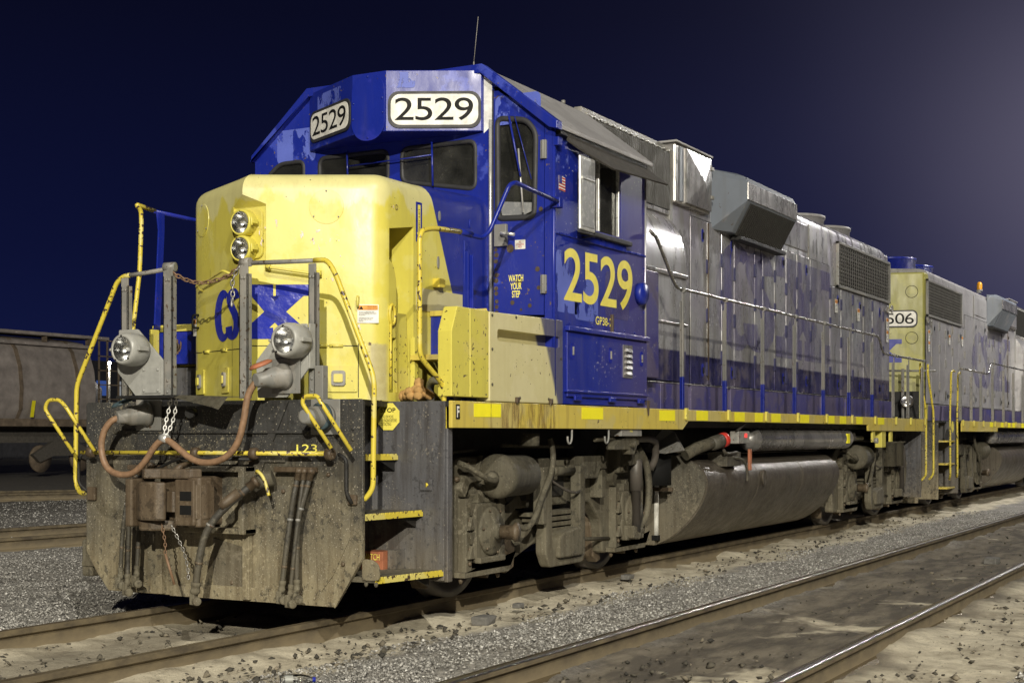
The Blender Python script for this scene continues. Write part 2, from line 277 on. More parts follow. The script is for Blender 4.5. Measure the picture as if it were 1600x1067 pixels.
# ---------------------------------------------------------------- mesh helpers
XF = None     # optional vertex transform applied on build
class MB:
    def __init__(s): s.v = []; s.f = []; s.sm = []
    def add(s, vs, fs, smooth=False):
        o = len(s.v); s.v += [tuple(p) for p in vs]; s.f += [tuple(i + o for i in f) for f in fs]; s.sm += [smooth] * len(fs); return s
    def box(s, x0, x1, y0, y1, z0, z1):
        return s.add([(x, y, z) for x in (x0, x1) for y in (y0, y1) for z in (z0, z1)],
                     [(0, 1, 3, 2), (4, 6, 7, 5), (0, 4, 5, 1), (2, 3, 7, 6), (0, 2, 6, 4), (1, 5, 7, 3)])
    def prism(s, poly, fn, w0, w1, holes=()):
        loops = [list(poly)] + [list(h) for h in holes]; flat = [p for l in loops for p in l]; n = len(flat)
        va = [fn(p[0], p[1], w0) for p in flat]; vb = [fn(p[0], p[1], w1) for p in flat]; F = []
        if holes:
            bm = bmesh.new(); bv = [bm.verts.new((p[0], p[1], 0)) for p in flat]; o = 0; be = []
            for l in loops:
                be += [bm.edges.new((bv[o + i], bv[o + (i + 1) % len(l)])) for i in range(len(l))]; o += len(l)
            bm.verts.index_update(); bmesh.ops.triangle_fill(bm, use_beauty=True, edges=be, normal=(0, 0, 1))
            T = [tuple(v.index for v in f.verts) for f in bm.faces]; bm.free()
            F += T + [tuple(i + n for i in reversed(t)) for t in T]
        else:
            F += [tuple(range(n)), tuple(range(2 * n - 1, n - 1, -1))]
        o = 0
        for l in loops:
            k = len(l)
            F += [(o + i, o + (i + 1) % k, o + (i + 1) % k + n, o + i + n) for i in range(k)]; o += k
        return s.add(va + vb, F)
    def tube(s, path, r, n=8, closed=False, radii=None):
        P = [Vector(p) for p in path]; k = len(P); rings = []; up = None
        for i, p in enumerate(P):
            if closed: t = (P[(i + 1) % k] - P[i - 1])
            else: t = (P[min(i + 1, k - 1)] - P[max(i - 1, 0)])
            t.normalize()
            if up is None: up = t.orthogonal().normalized()
            up = (up - t * up.dot(t)); up = up.normalized() if up.length > 1e-6 else t.orthogonal().normalized()
            bn = t.cross(up); rr = radii[i] if radii else r
            rings.append([p + (up * math.cos(a) + bn * math.sin(a)) * rr for a in (2 * math.pi * j / n for j in range(n))])
        V = [q for g in rings for q in g]; F = []
        for i in range(k if closed else k - 1):
            a, b = i * n, ((i + 1) % k) * n
            F += [(a + j, a + (j + 1) % n, b + (j + 1) % n, b + j) for j in range(n)]
        s.add(V, F, True)
        if not closed:
            o = len(s.v) - len(V); s.f += [tuple(o + j for j in range(n)), tuple(o + len(V) - 1 - j for j in range(n))]; s.sm += [False, False]
        return s
    def lathe(s, prof, o, axis, n=24, smooth=True, caps=True):
        o = Vector(o); ax = Vector(axis).normalized(); u = ax.orthogonal().normalized(); w = ax.cross(u)
        V = [o + ax * h + (u * math.cos(a) + w * math.sin(a)) * r for r, h in prof for a in (2 * math.pi * j / n for j in range(n))]
        F = [(i * n + j, i * n + (j + 1) % n, (i + 1) * n + (j + 1) % n, (i + 1) * n + j) for i in range(len(prof) - 1) for j in range(n)]
        base = len(s.v); s.add(V, F, smooth)
        if caps:
            for k in (0, len(prof) - 1):
                if prof[k][0] > 1e-4: s.f.append(tuple(base + k * n + j for j in range(n))); s.sm.append(False)
        return s
    def build(s, name, mat, parent=None, bevel=0, kind=None, wn=False):
        V = [XF(p) for p in s.v] if XF else s.v
        me = bpy.data.meshes.new(name); me.from_pydata(V, [], s.f); me.polygons.foreach_set('use_smooth', s.sm)
        bm = bmesh.new(); bm.from_mesh(me); bmesh.ops.recalc_face_normals(bm, faces=bm.faces); bm.to_mesh(me); bm.free()
        me.materials.append(MATS[mat]); ob = bpy.data.objects.new(name, me); COL.objects.link(ob)
        if parent: ob.parent = parent
        if bevel:
            md = ob.modifiers.new('bevel', 'BEVEL'); md.width = bevel; md.segments = 2; md.limit_method = 'ANGLE'; md.angle_limit = R(35); md.harden_normals = False
        if kind: ob['kind'] = kind
        return ob
def thing(name, loc, label, cat, group=None):
    o = bpy.data.objects.new(name, None); COL.objects.link(o); o.location = loc; o['label'] = label; o['category'] = cat
    if group: o['group'] = group
    return o
def tag(o, label, cat, group=None):
    o['label'] = label; o['category'] = cat
    if group: o['group'] = group
    return o
def B(name, mat, par, x0, x1, y0, y1, z0, z1, bevel=.006):
    return MB().box(x0, x1, y0, y1, z0, z1).build(name, mat, par, bevel)
def smooth_path(P, it=2):
    P = [Vector(p) for p in P]
    for _ in range(it):
        Q = [P[0]]
        for a, b in zip(P, P[1:]): Q += [a * .75 + b * .25, a * .25 + b * .75]
        P = Q + [P[-1]]
    return P
def bend(P, r=.06, n=4):
    """polyline with rounded corners"""
    P = [Vector(p) for p in P]; Q = [P[0]]
    for a, b, c in zip(P, P[1:], P[2:]):
        d1 = (a - b); d2 = (c - b); k = min(r, d1.length * .45, d2.length * .45); p, q = b + d1.normalized() * k, b + d2.normalized() * k
        for i in range(n + 1):
            t = i / n; Q.append(p * (1 - t) ** 2 + b * 2 * t * (1 - t) + q * t * t)
    return Q + [P[-1]]
def rrect(x0, x1, z0, z1, r, n=4):
    out = []
    for cx, cz, a0 in ((x1 - r, z1 - r, 0), (x0 + r, z1 - r, 90), (x0 + r, z0 + r, 180), (x1 - r, z0 + r, 270)):
        out += [(cx + r * math.cos(R(a0 + 90 * i / n)), cz + r * math.sin(R(a0 + 90 * i / n))) for i in range(n + 1)]
    return out
def rpoly(P, r, n=4): return [(v.x, v.y) for v in bend([(*P[-1], 0)] + [(*p, 0) for p in P] + [(*P[0], 0)], r, n)[1:-1]]
fxz = lambda a, b, w: (a, w, b)       # plane y = w, (x, z)
fyz = lambda a, b, w: (w, a, b)       # plane x = w, (y, z)
fxy = lambda a, b, w: (a, b, w)
def circ(cx, cz, r, n=20): return [(cx + r * math.cos(2 * math.pi * i / n), cz + r * math.sin(2 * math.pi * i / n)) for i in range(n)]
def text(name, body, o, right, up, w, h, mat, parent, bold=0.0, space=1.0, eps=.003, align=None):
    cu = bpy.data.curves.new(name, 'FONT'); cu.body = body; cu.offset = bold; cu.space_character = space; cu.space_line = .85
    if align: cu.align_x = align
    to = bpy.data.objects.new(name, cu); COL.objects.link(to); bpy.context.view_layer.update()
    me = bpy.data.meshes.new_from_object(to); COL.objects.unlink(to); bpy.data.objects.remove(to)
    n = len(me.vertices); a = np.empty(n * 3); me.vertices.foreach_get('co', a); a = a.reshape(n, 3)
    mn, mxx = a.min(0), a.max(0); right = Vector(right).normalized(); up = Vector(up).normalized(); nrm = right.cross(up)
    if XF: o = XF(tuple(Vector(o) + right * w))
    out = [Vector(o) + right * (p[0] - mn[0]) / (mxx[0] - mn[0]) * w + up * (p[1] - mn[1]) / (mxx[1] - mn[1]) * h + nrm * eps for p in a]
    for v, p in zip(me.vertices, out): v.co = p
    me.materials.clear(); me.materials.append(MATS[mat]); ob = bpy.data.objects.new(name, me); COL.objects.link(ob); ob.parent = parent; return ob
def sheet(name, poly, o, right, up, mat, parent, eps=.003, holes=(), t=.001):
    right = Vector(right).normalized(); up = Vector(up).normalized(); nr = right.cross(up); o = Vector(o)
    return MB().prism(poly, lambda a, b, w: tuple(o + right * a + up * b + nr * w), eps, eps + t, holes).build(name, mat, parent)
def stroke(path, w):
    """2-D ribbon polygon round an open path; w number or list"""
    L, Rr = [], []
    for i, p in enumerate(path):
        a = path[max(i - 1, 0)]; b = path[min(i + 1, len(path) - 1)]; d = Vector((b[0] - a[0], b[1] - a[1])).normalized(); ww = (w[i] if isinstance(w, list) else w) / 2
        L.append((p[0] - d.y * ww, p[1] + d.x * ww)); Rr.append((p[0] + d.y * ww, p[1] - d.x * ww))
    return L + Rr[::-1]
def csx_shapes():
    """emblem letters in a 0..1 wide, 0..1 high box -> list of polygons"""
    C = [(.155 + .155 * math.cos(R(a)), .49 + .49 * math.sin(R(a))) for a in range(55, 306, 10)]
    C += [(.185 + .062 * math.cos(R(a)), .48 + .34 * math.sin(R(a))) for a in range(298, 61, -12)]
    S = [(.400, .76), (.375, .88), (.335, .93), (.285, .86), (.275, .75), (.31, .63), (.365, .50), (.405, .36), (.40, .20), (.36, .08), (.31, .06), (.27, .14), (.26, .27)]
    Q = [p[:2] for p in (tuple(v) for v in smooth_path([(*p, 0) for p in S], 2))]; rib = stroke(Q, .115); k = len(Q)
    Sq = [[rib[i], rib[i + 1], rib[2 * k - 2 - i], rib[2 * k - 1 - i]] for i in range(k - 1)]
    def X(a, b): return (.47 + a / 300 * .53, 1 - b / 281)
    Xq = [[X(*p) for p in q] for q in ([(0, 0), (135, 0), (135, 58), (0, 58)], [(145, 0), (300, 0), (300, 58), (145, 58)], [(0, 223), (135, 223), (135, 281), (0, 281)], [(150, 223), (300, 223), (300, 281), (150, 281)],
          [(52, 58.5), (124, 58.5), (141, 88), (160, 58.5), (250, 58.5), (184, 140), (252, 222.5), (160, 222.5), (141, 196), (120, 222.5), (34, 222.5), (101, 140)])]
    return [[C], Sq, Xq]
def rivets(name, pts, d, mat, parent, r=.012, h=.008, n=6):
    mb = MB()
    for p in pts: mb.lathe([(r, 0), (r, h * .6), (r * .5, h)], p, d, n)
    return mb.build(name, mat, parent, kind='stuff')
def chain(name, P, mat, parent, link=.045, r=.006):
    """interlocking oval links along a path"""
    P = smooth_path(P, 3); mb = MB(); acc = [0]
    for a, b in zip(P, P[1:]): acc.append(acc[-1] + (b - a).length)
    k = int(acc[-1] / (link * .78))
    for i in range(k + 1):
        s = acc[-1] * i / k; j = max(0, min(len(P) - 2, next((q for q in range(len(acc)) if acc[q] >= s), 1) - 1))
        c = P[j] + (P[j + 1] - P[j]) * ((s - acc[j]) / max(1e-6, acc[j + 1] - acc[j])); t = (P[j + 1] - P[j]).normalized()
        u = t.orthogonal().normalized(); w = t.cross(u)
        if i % 2: u = w
        mb.tube([c + t * (link * .55 * math.cos(a)) + u * (link * .3 * math.sin(a)) for a in (2 * math.pi * q / 8 for q in range(8))], r, 5, True)
    return mb.build(name, mat, parent)
def auto(ob, ang=28):
    me = ob.data; me.polygons.foreach_set('use_smooth', [True] * len(me.polygons)); me.set_sharp_from_angle(angle=R(ang)); return ob
def cut(ob, *mbs):
    for mb in mbs:
        c = mb.build('cutter', 'black'); md = ob.modifiers.new('cut', 'BOOLEAN'); md.operation = 'DIFFERENCE'; md.object = c; md.solver = 'EXACT'
        bpy.context.view_layer.update(); dg = bpy.context.evaluated_depsgraph_get()
        me = bpy.data.meshes.new_from_object(ob.evaluated_get(dg)); ob.modifiers.clear(); old = ob.data; ob.data = me
        bpy.data.meshes.remove(old); cm = c.data; bpy.data.objects.remove(c); bpy.data.meshes.remove(cm)
    return ob

# ================================================================ ground and tracks
def ground():
    def axis(a, b, step, far0, far1):
        v = list(np.arange(a, b, step)); s = step; x = v[0]; lo = []
        while x > far0: s *= 1.25; x -= s; lo.append(x)
        s = step; x = v[-1]; hi = []
        while x < far1: s *= 1.18; x += s; hi.append(x)
        return np.array(lo[::-1] + v + hi)
    xs = axis(-4.5, 24, .055, -400, 3000); ys = axis(-6.0, 9.0, .05, -1500, 2500)
    X, Y = np.meshgrid(xs, ys, indexing='ij')
    def vn(x, y, f, seed):     # cheap value noise
        r = np.random.default_rng(seed).random((256, 256)); x = x * f; y = y * f; xi = np.floor(x).astype(int); yi = np.floor(y).astype(int); fx = x - xi; fy = y - yi
        fx = fx * fx * (3 - 2 * fx); fy = fy * fy * (3 - 2 * fy); g = lambda a, b: r[a % 256, b % 256]
        return (g(xi, yi) * (1 - fx) + g(xi + 1, yi) * fx) * (1 - fy) + (g(xi, yi + 1) * (1 - fx) + g(xi + 1, yi + 1) * fx) * fy
    Z = -.165 + .030 * (vn(X, Y, 1.3, 1) - .5) + .022 * (vn(X, Y, 5, 2) - .5) + .012 * (vn(X, Y, 14, 3) - .5)
    for yr in (-.755, .755, -2.811, -4.321):      # sand drifted against the rails
        d = np.abs(Y - yr); Z += .055 * np.exp(-(d / .22) ** 2) * (.25 + 1.1 * vn(X, Y * .3, 1.7, 9 + abs(int(yr * 10))) ** 2)
    fade = np.clip((np.abs(Y) - 40) / 100, 0, 1); Z = Z * (1 - fade) - .4 * fade
    me = bpy.data.meshes.new('ground'); nx, ny = len(xs), len(ys)
    co = np.stack([X, Y, Z], -1).reshape(-1, 3); idx = np.arange(nx * ny).reshape(nx, ny)
    q = np.stack([idx[:-1, :-1], idx[1:, :-1], idx[1:, 1:], idx[:-1, 1:]], -1).reshape(-1, 4)
    me.vertices.add(len(co)); me.vertices.foreach_set('co', co.ravel()); me.loops.add(q.size); me.loops.foreach_set('vertex_index', q.ravel())
    me.polygons.add(len(q)); me.polygons.foreach_set('loop_start', np.arange(0, q.size, 4)); me.polygons.foreach_set('loop_total', np.full(len(q), 4)); me.polygons.foreach_set('use_smooth', np.ones(len(q), bool))
    me.update(calc_edges=True); me.materials.append(MATS['ground']); ob = bpy.data.objects.new('ground', me); COL.objects.link(ob); ob['kind'] = 'structure'
    return lambda x, y: float(np.interp(0, [0], [0])) - .15
ground()

OCT_F = np.array([[0, 2, 4], [2, 1, 4], [1, 3, 4], [3, 0, 4], [2, 0, 5], [1, 2, 5], [3, 1, 5], [0, 3, 5]])
def stones(name, n, region, size, mat, zc=-.15, flat=.6, label=None, power=1.6):
    """crushed stones: distorted octahedra; region() returns x, y arrays"""
    x, y = region(n)
    if n > 20000:
        k = np.sin(x * 2.1 + 3 * np.sin(y * 1.7)) * np.sin(y * 4.3 + 2 * np.sin(x * 1.1 + 1)) + .5 * np.sin(x * 7 + y * 5); keep = RNG.random(n) < np.clip(.72 + .45 * k, .16, 1); x, y = x[keep], y[keep]
    n = len(x)
    s = size[0] + (size[1] - size[0]) * RNG.random(n) ** 2.2
    base = np.array([[1, 0, 0], [-1, 0, 0], [0, 1, 0], [0, -1, 0], [0, 0, 1], [0, 0, -1]], float)
    V = base[None] * (.55 + .9 * RNG.random((n, 6, 1))) + RNG.normal(0, .16, (n, 6, 3)); V *= s[:, None, None] * np.stack([np.ones(n), .6 + .5 * RNG.random(n), flat * (.5 + .8 * RNG.random(n))], -1)[:, None]
    a = RNG.random(n) * 6.283; ca, sa = np.cos(a), np.sin(a); b = RNG.normal(0, .35, n)
    vx = V[..., 0] * ca[:, None] - V[..., 1] * sa[:, None]; vy = V[..., 0] * sa[:, None] + V[..., 1] * ca[:, None]; vz = V[..., 2] + vx * b[:, None]
    co = np.stack([vx + x[:, None], vy + y[:, None], vz + zc + s[:, None] * .1], -1).reshape(-1, 3)
    F = (OCT_F[None] + 6 * np.arange(n)[:, None, None]).reshape(-1, 3)
    me = bpy.data.meshes.new(name); me.vertices.add(len(co)); me.vertices.foreach_set('co', co.ravel()); me.loops.add(F.size); me.loops.foreach_set('vertex_index', F.ravel().astype(np.int32))
    me.polygons.add(len(F)); me.polygons.foreach_set('loop_start', np.arange(0, F.size, 3)); me.polygons.foreach_set('loop_total', np.full(len(F), 3)); me.update(calc_edges=True)
    me.materials.append(MATS[mat]); ob = bpy.data.objects.new(name, me); COL.objects.link(ob); ob['kind'] = 'stuff'
    if label: tag(ob, label, 'gravel')
    return ob
def strip(x0, x1, y0, y1, wav=.12, dens=2.0):
    def f(n):
        u = RNG.random(n) ** dens; x = x0 + (x1 - x0) * u; w = wav * np.sin(x * 1.3 + 2) + wav * .6 * np.sin(x * 3.7); y = y0 + w + (y1 - y0 - w) * RNG.random(n); return x, y
    return f
stones('ballast_gravel', 70000, strip(-3.0, 20, -1.42, -2.72), (.004, .016), 'stone', label='grey crushed ballast between the two nearer tracks')
stones('ballast_gravel', 88000, strip(-1.0, 10, 1.05, 7.0, dens=1.6), (.005, .018), 'stone', label='pale grey ballast on the open ground left of the locomotive')
stones('ballast_gravel', 30000, strip(2, 20, 7.6, 17, .2, 1.3), (.010, .026), 'stone', label='grey ballast between the two tracks at far left')
stones('coal_chips', 900, strip(-2.5, 18, -.88, -1.5, .05), (.008, .030), 'dark_chip', zc=-.142, label='dark chips lying on the sand beside the locomotive track')
stones('ballast_gravel', 9000, strip(-.5, 9, -6.4, -5.25, .25, 1.3), (.006, .026), 'stone', label='grey gravel spreading over the sand in the bottom right corner')
stones('coal_chips', 1400, strip(-1.0, 16, -6.2, -4.50, .05, 1.4), (.005, .026), 'dark_chip', zc=-.142, label='black chips scattered on the sand at lower right')
stones('coal_chips', 500, strip(-2.5, 12, -.6, .65, .05), (.008, .026), 'dark_chip', zc=-.14, label='dark crumbs on the sand between the rails of the locomotive track')
stones('coal_chips', 420, strip(-.5, 16, -4.2, -2.9, .05), (.007, .028), 'dark_chip', zc=-.145, label='dark crumbs between the rails of the right hand track')

RAIL = [(-.036, -.004), (-.030, 0), (.030, 0), (.036, -.004), (.037, -.036), (.009, -.05), (.009, -.14), (.07, -.16), (.07, -.175), (-.07, -.175), (-.07, -.16), (-.009, -.14), (-.009, -.05), (-.037, -.036)]
def track(label, segs, mat, ties=None, group=None, dz=0):
    t = thing('railway_track', (segs[0][0][0], (segs[0][0][1] + segs[-1][0][1]) / 2, -.17), label, 'railway track', group)
    for (a, b) in segs:
        a, b = Vector((*a, dz)), Vector((*b, dz)); d = (b - a).normalized(); s = Vector((-d.y, d.x, 0)); cuts = [0, 1]
        mb = MB(); L = (b - a).length
        mb.prism(RAIL, lambda u, v, w: tuple(a + d * (w * L) + s * u + Vector((0, 0, v))), 0, 1); r = mb.build('rail', mat, t); r.location = -t.location
        if mat == 'rail_used':
            p = MB().prism([(-.0375, -.009), (-.0372, -.0045), (-.0345, -.0006), (-.030, .0012), (-.022, .0021), (-.006, .0024), (-.006, .0), (-.030, -.001)], lambda u, v, w: tuple(a + d * (w * L) + s * u + Vector((0, 0, v))), 0, 1).build('polished_band', 'rail_polished', r); auto(p, 60)
    for (x, y0, y1, zt) in ties or []:
        o = B('tie', 'car_black', t, x, x + .23, y0, y1, -.30, zt, .01); o.location = -t.location
    return t
track('rusty track with sand between its rails under the two locomotives', [((-30, -.755), (90, -.755)), ((-30, .755), (90, .755))], 'rail_rusty')
track('track with worn shiny rails at lower right in front of the locomotives', [((-30, -2.811), (120, -2.811)), ((-30, -4.321), (120, -4.321))], 'rail_used')
track('rusty track crossing behind the left of the front platform', [((-3, 8.24), (60, 1.25 + .0)), ] and [((2.0, 7.69), (12.0, 6.55)), ((2.6, 9.25), (13.0, 8.05))], 'rail_rusty')
track('rusty track across the middle distance at far left', [((8.0, 21.9), (24.0, 11.4)), ((8.8, 23.2), (25.0, 12.6))], 'rail_rusty')
for (x, y, s, zz) in ((2.35, -1.17, .05, -.10), (1.55, -1.30, .085, -.12), (4.9, -1.0, .06, -.10), (8.7, -3.75, .09, -.12)):
    mb = MB(); vs_ = [(x + s * dx * random.uniform(.8, 1.2), y + s * dy * random.uniform(.6, 1.0), zz + s * .5 * dz_) for dx in (-1, 1) for dy in (-1, 1) for dz_ in (-.8, .8)]
    mb.add(vs_, [(0, 1, 3, 2), (4, 6, 7, 5), (0, 4, 5, 1), (2, 3, 7, 6), (0, 2, 6, 4), (1, 5, 7, 3)])
    o = mb.build('rock', 'boulder', None, .01)
    tag(o, {2.35: 'small dark stone on the sand near the front wheel', 1.55: 'flat angular grey rock lying on sand below the front steps', 4.9: 'brown stone on the sand below the fuel tank end', 8.7: 'dark lump on the dirt between the right hand rails'}[x], 'rock', 'stones lying on the sand')
# rolling bottle
bt = MB().lathe([(.0, 0), (.028, .002), (.033, .012), (.033, .12), (.031, .135), (.024, .16), (.013, .18), (.013, .195)], (-1.33, -1.60, -.118), (.60, -.80, .0), 20)
bt = bt.build('bottle', 'clear_glass'); tag(bt, 'clear crushed plastic bottle lying on the gravel at the bottom edge', 'bottle')
MB().lathe([(.0325, .03), (.0325, .075)], (-1.33, -1.60, -.118), (.60, -.80, .0), 20, caps=False).build('label', 'dl_grey', bt)
MB().lathe([(.015, .185), (.015, .190), (.015, .203), (0, .204)], (-1.33, -1.60, -.118), (.60, -.80, .0), 14).build('cap', 'print_blue', bt)

# ================================================================ locomotive 1
LO = thing('locomotive', (0, 0, 0), 'blue, yellow and grey diesel locomotive numbered 2529 with yellow nose facing the viewer', 'locomotive')
# ---- pilot plate and deck
pilot = [(1.255, 1.51), (1.24, 1.53), (-1.24, 1.53), (-1.258, 1.51), (-1.258, .46), (-1.028, .125), (.73, .132), (1.03, .132), (1.15, .264), (1.255, .42)]
pl = MB().prism(pilot, fyz, 0, .028).build('pilot_plate', 'pilot_black', LO, .006)
MB().prism([(-1.262, .47), (-1.262, .80), (-1.262, .80), (-1.19, .80), (-1.19, .56), (-1.02, .16), (-1.035, .12)], fyz, -.012, -.001).build('corner_doubler', 'pilot_black', pl, .003)
MB().prism([(.80, .95), (.80, 1.30), (.42, 1.30), (.42, .95)], fyz, -.010, -.001).build('stiffener_plate', 'pilot_black', pl, .003)
for y0, y1 in ((.47, .53), (-.33, -.27)):
    MB().prism([(y0, .14), (y1, .14), (y1, 1.02), (y0, 1.02)], fyz, -.045, -.001).build('rib', 'pilot_black', pl, .004)
MB().prism([(.10, .90), (.55, 1.52), (.60, 1.52), (.20, .90)], fyz, -.02, -.002).build('gusset', 'pilot_black', pl, .003)
MB().prism([(-.25, .90), (-.60, 1.52), (-.65, 1.52), (-.35, .90)], fyz, -.02, -.002).build('gusset', 'pilot_black', pl, .003)
MB().box(-.025, 0, -.95, .95, 1.30, 1.32).build('weld_ledge', 'pilot_black', pl, .002)
B('bottom_strip', 'pilot_black', pl, -.012, -.001, -1.0, .42, .128, .225, .002)
rivets('bolt_heads', [(-.001, y, z_) for y, z_ in ((1.16, 1.30), (1.16, 1.22), (-1.18, 1.33), (-1.18, 1.26), (.36, .45), (-.62, .5), (-.9, .74), (-.45, .78), (.66, .22))], (-1, 0, 0), 'pilot_black', pl, .013)
dk = MB().prism([(.02, -1.24), (.72, -.98), (.74, -1.5), (15.4, -1.5), (15.4, 1.5), (.74, 1.5), (.72, .98), (.02, 1.24)], fxy, 1.49, 1.528).build('deck', 'under_dark', LO)
MB().prism([(.22, -1.0), (.32, -.98), (.72, -.98), (.72, -1.0)], fxy, 1.531, 1.535).build('deck_edge', 'yellow_pipe', LO)
B('frame_body', 'under_dark', LO, .5, 15.6, -.62, .62, .78, 1.48, 0)
B('cross_frame', 'under_dark', LO, 1.0, 15.3, -1.35, 1.35, 1.36, 1.49, 0)
B('traction_motor', 'under_dark', LO, 1.5, 5.0, -.6, .6, .30, .80, .02); B('traction_motor', 'under_dark', LO, 12.0, 15.2, -.6, .6, .30, .80, .02)
for (y, z_) in ((.52, 1.02), (.18, 1.09), (-.60, .90), (-.98, 1.02), (.85, .70), (-1.1, .42), (.25, .28), (-.15, .25), (-.75, .20)):
    MB().lathe([(.016, 0), (.016, .010), (.009, .018)], (-.001, y, z_), (-1, 0, 0), 6).build('bolt', 'coupler_rust', pl)
MB().prism([(.02, .16), (-.26, .16), (-.26, .50), (.02, .56)], fyz, -.008, -.001).build('wear_plate', 'tank_end', pl, .002)
MB().prism([(-.90, .20), (-1.02, .34), (-1.16, .60), (-1.16, .74), (-.86, .74)], fyz, -.009, -.001).build('wear_plate', 'pilot_black', pl, .002)
MB().box(-.05, -.001, -.36, -.32, 1.10, 1.16).box(-.05, -.001, .30, .34, 1.10, 1.16).build('lever_lug', 'coupler_rust', pl, .004)
MB().prism([(-.30, 1.10), (-.62, 1.10), (-.62, 1.22), (-.36, 1.27)], fyz, -.022, -.001).build('gusset', 'pilot_black', pl, .003)
# ---- drop step plate across the front
ds = MB().add([(-.36, .60, 1.565), (-.36, .07, 1.565), (-.06, .05, 1.56), (-.06, .62, 1.56), (-.37, .60, 1.545), (-.37, .07, 1.545), (-.06, .05, 1.54), (-.06, .62, 1.54)],
              [(0, 1, 2, 3), (4, 5, 6, 7), (0, 1, 5, 4), (1, 2, 6, 5), (2, 3, 7, 6), (3, 0, 4, 7)]).build('drop_step', 'under_dark', LO, .003)
MB().add([(-.30, .07, 1.565), (-.05, .05, 1.562), (-.05, -.36, 1.552), (-.27, -.33, 1.545), (-.37, .06, 1.545), (-.37, -.28, 1.475), (-.33, -.30, 1.46)], [(0, 1, 2, 3), (0, 3, 5, 4), (5, 6, 3)]).build('tread_flap', 'truck_dust', ds)
# ---- coupler
st = MB(); st.box(-.12, 0, -.36, .20, .60, .64); st.box(-.12, 0, -.36, .20, 1.03, 1.07); st.box(-.14, 0, -.36, -.31, .6, 1.07); st.box(-.10, 0, .15, .20, .6, 1.07)
st.box(-.02, -.006, -.31, .15, .64, 1.03)
st = st.build('striker_casting', 'pilot_black', LO, .008)
CPF = lambda p: (p[0] * .70, p[1] * .98 + (.045 if p[1] < .0 else .03), p[2])
XF = CPF
ck = MB().prism(rpoly([(0, .12), (-.30, .10), (-.34, .22), (-.42, .24), (-.44, .06), (-.44, -.08), (-.60, -.15), (-.58, -.25), (-.42, -.27), (-.30, -.13), (0, -.12)], .03),
                fxy, .66, 1.0).build('coupler', 'coupler_rust', LO, .018)
MB().prism(rpoly([(-.34, .10), (-.34, .27), (-.52, .33), (-.64, .29), (-.62, .18), (-.46, .06)], .03), fxy, .625, .70).build('lower_lug', 'coupler_rust', ck, .015)
kn = MB().prism(rpoly([(-.48, .24), (-.52, .31), (-.64, .31), (-.71, .23), (-.71, .08), (-.64, .03), (-.58, .07), (-.60, .16), (-.48, .17)], .03), fxy, .70, .965).build('knuckle', 'coupler_rust', ck, .02)
MB().prism([(-.36, .31), (-.36, .375), (-.70, .375), (-.70, .31)], fxy, .655, .985).build('knuckle_guard', 'coupler_rust', ck, .012)
MB().prism(rpoly([(-.60, -.19), (-.605, -.235), (-.50, -.27), (-.40, -.275), (-.40, -.25), (-.52, -.235)], .01), fxy, .72, .95).build('guard_arm', 'coupler_rust', ck, .01)
g = MB(); g.box(-.625, -.585, -.23, -.05, .67, .985); g = g.build('head_face', 'coupler_rust', ck, .012)
B('hole_shade_block', 'black', ck, -.628, -.60, -.205, -.10, .84, .905, .003); B('hole_shade_block', 'black', ck, -.628, -.60, -.205, -.10, .745, .81, .003)  # black blocks on the face stand for the shade inside two holes
MB().prism(rpoly([(-.50, .16), (-.57, .10), (-.60, .0), (-.52, -.06), (-.46, .04)], .02), fxy, .76, .90).build('lock_block', 'coupler_rust', ck, .012)
MB().tube(bend([(-.50, .10, 1.0), (-.46, .02, 1.07), (-.30, .02, 1.09)], .03), .022, 8).build('lock_lifter', 'coupler_rust', ck)
MB().prism([(-.30, .05), (-.34, .26), (-.56, .31), (-.64, .24), (-.56, .14), (-.46, -.10), (-.36, -.14)], fxy, .985, 1.055).build('upper_lug', 'coupler_rust', ck, .012)
MB().lathe([(.028, 0), (.028, .06)], (-.56, .235, .99), (0, 0, 1), 12).build('knuckle_pin', 'coupler_rust', ck)
XF = None
# ---- uncoupling lever with loops
lv = MB().tube([(-.10, 1.20, 1.158), (-.10, -1.06, 1.164)], .016, 10).build('uncoupling_lever', 'yellow_pipe', LO)
for y in (1.10, .10, -.42, -1.06):
    MB().lathe([(.03, -.03), (.042, -.02), (.042, .02), (.03, .03)], (-.10, y, 1.16), (0, 1, 0), 12).build('lever_bracket', 'coupler_rust', lv)
MB().tube(bend([(-.20, .97, 1.17), (-.30, 1.16, 1.50), (-.30, 1.22, 1.545), (-.30, 1.33, 1.545), (-.30, 1.37, 1.48), (-.20, 1.18, 1.155)], .05), .0145, 8).build('lever_handle', 'yellow_pipe', lv)
MB().tube(bend([(-.18, -1.13, 1.20), (-.28, -.965, 1.50), (-.28, -.985, 1.545), (-.28, -1.09, 1.545), (-.28, -1.12, 1.50), (-.18, -1.29, 1.185)], .05), .0145, 8).build('lever_handle', 'yellow_pipe', lv)
text('print_numerals', '123', (-.118, -.80, 1.17), (0, -1, 0), (0, 0, 1), .17, .055, 'worn_yellow', lv)
# ---- cut pipes bolted at pilot edges
MB().tube(bend([(-.06, -1.10, 1.16), (-.06, -1.165, 1.13), (-.06, -1.165, .90), (-.03, -1.19, .83)], .04), .014, 8).build('lever_hanger', 'under_dark', LO)
MB().tube(bend([(-.03, 1.26, 1.16), (-.03, 1.30, 1.10), (-.03, 1.30, .92), (-.01, 1.22, .86)], .04), .012, 8).build('lever_hanger', 'under_dark', LO)
B('pipe_flange', 'coupler_rust', LO, -.03, .0, 1.14, 1.22, .80, .90, .008); B('pipe_flange', 'coupler_rust', LO, -.03, .0, -1.22, -1.15, .82, .89, .008)
B('side_buffer', 'truck_dust', LO, .04, .16, 1.24, 1.345, .22, .50, .02)
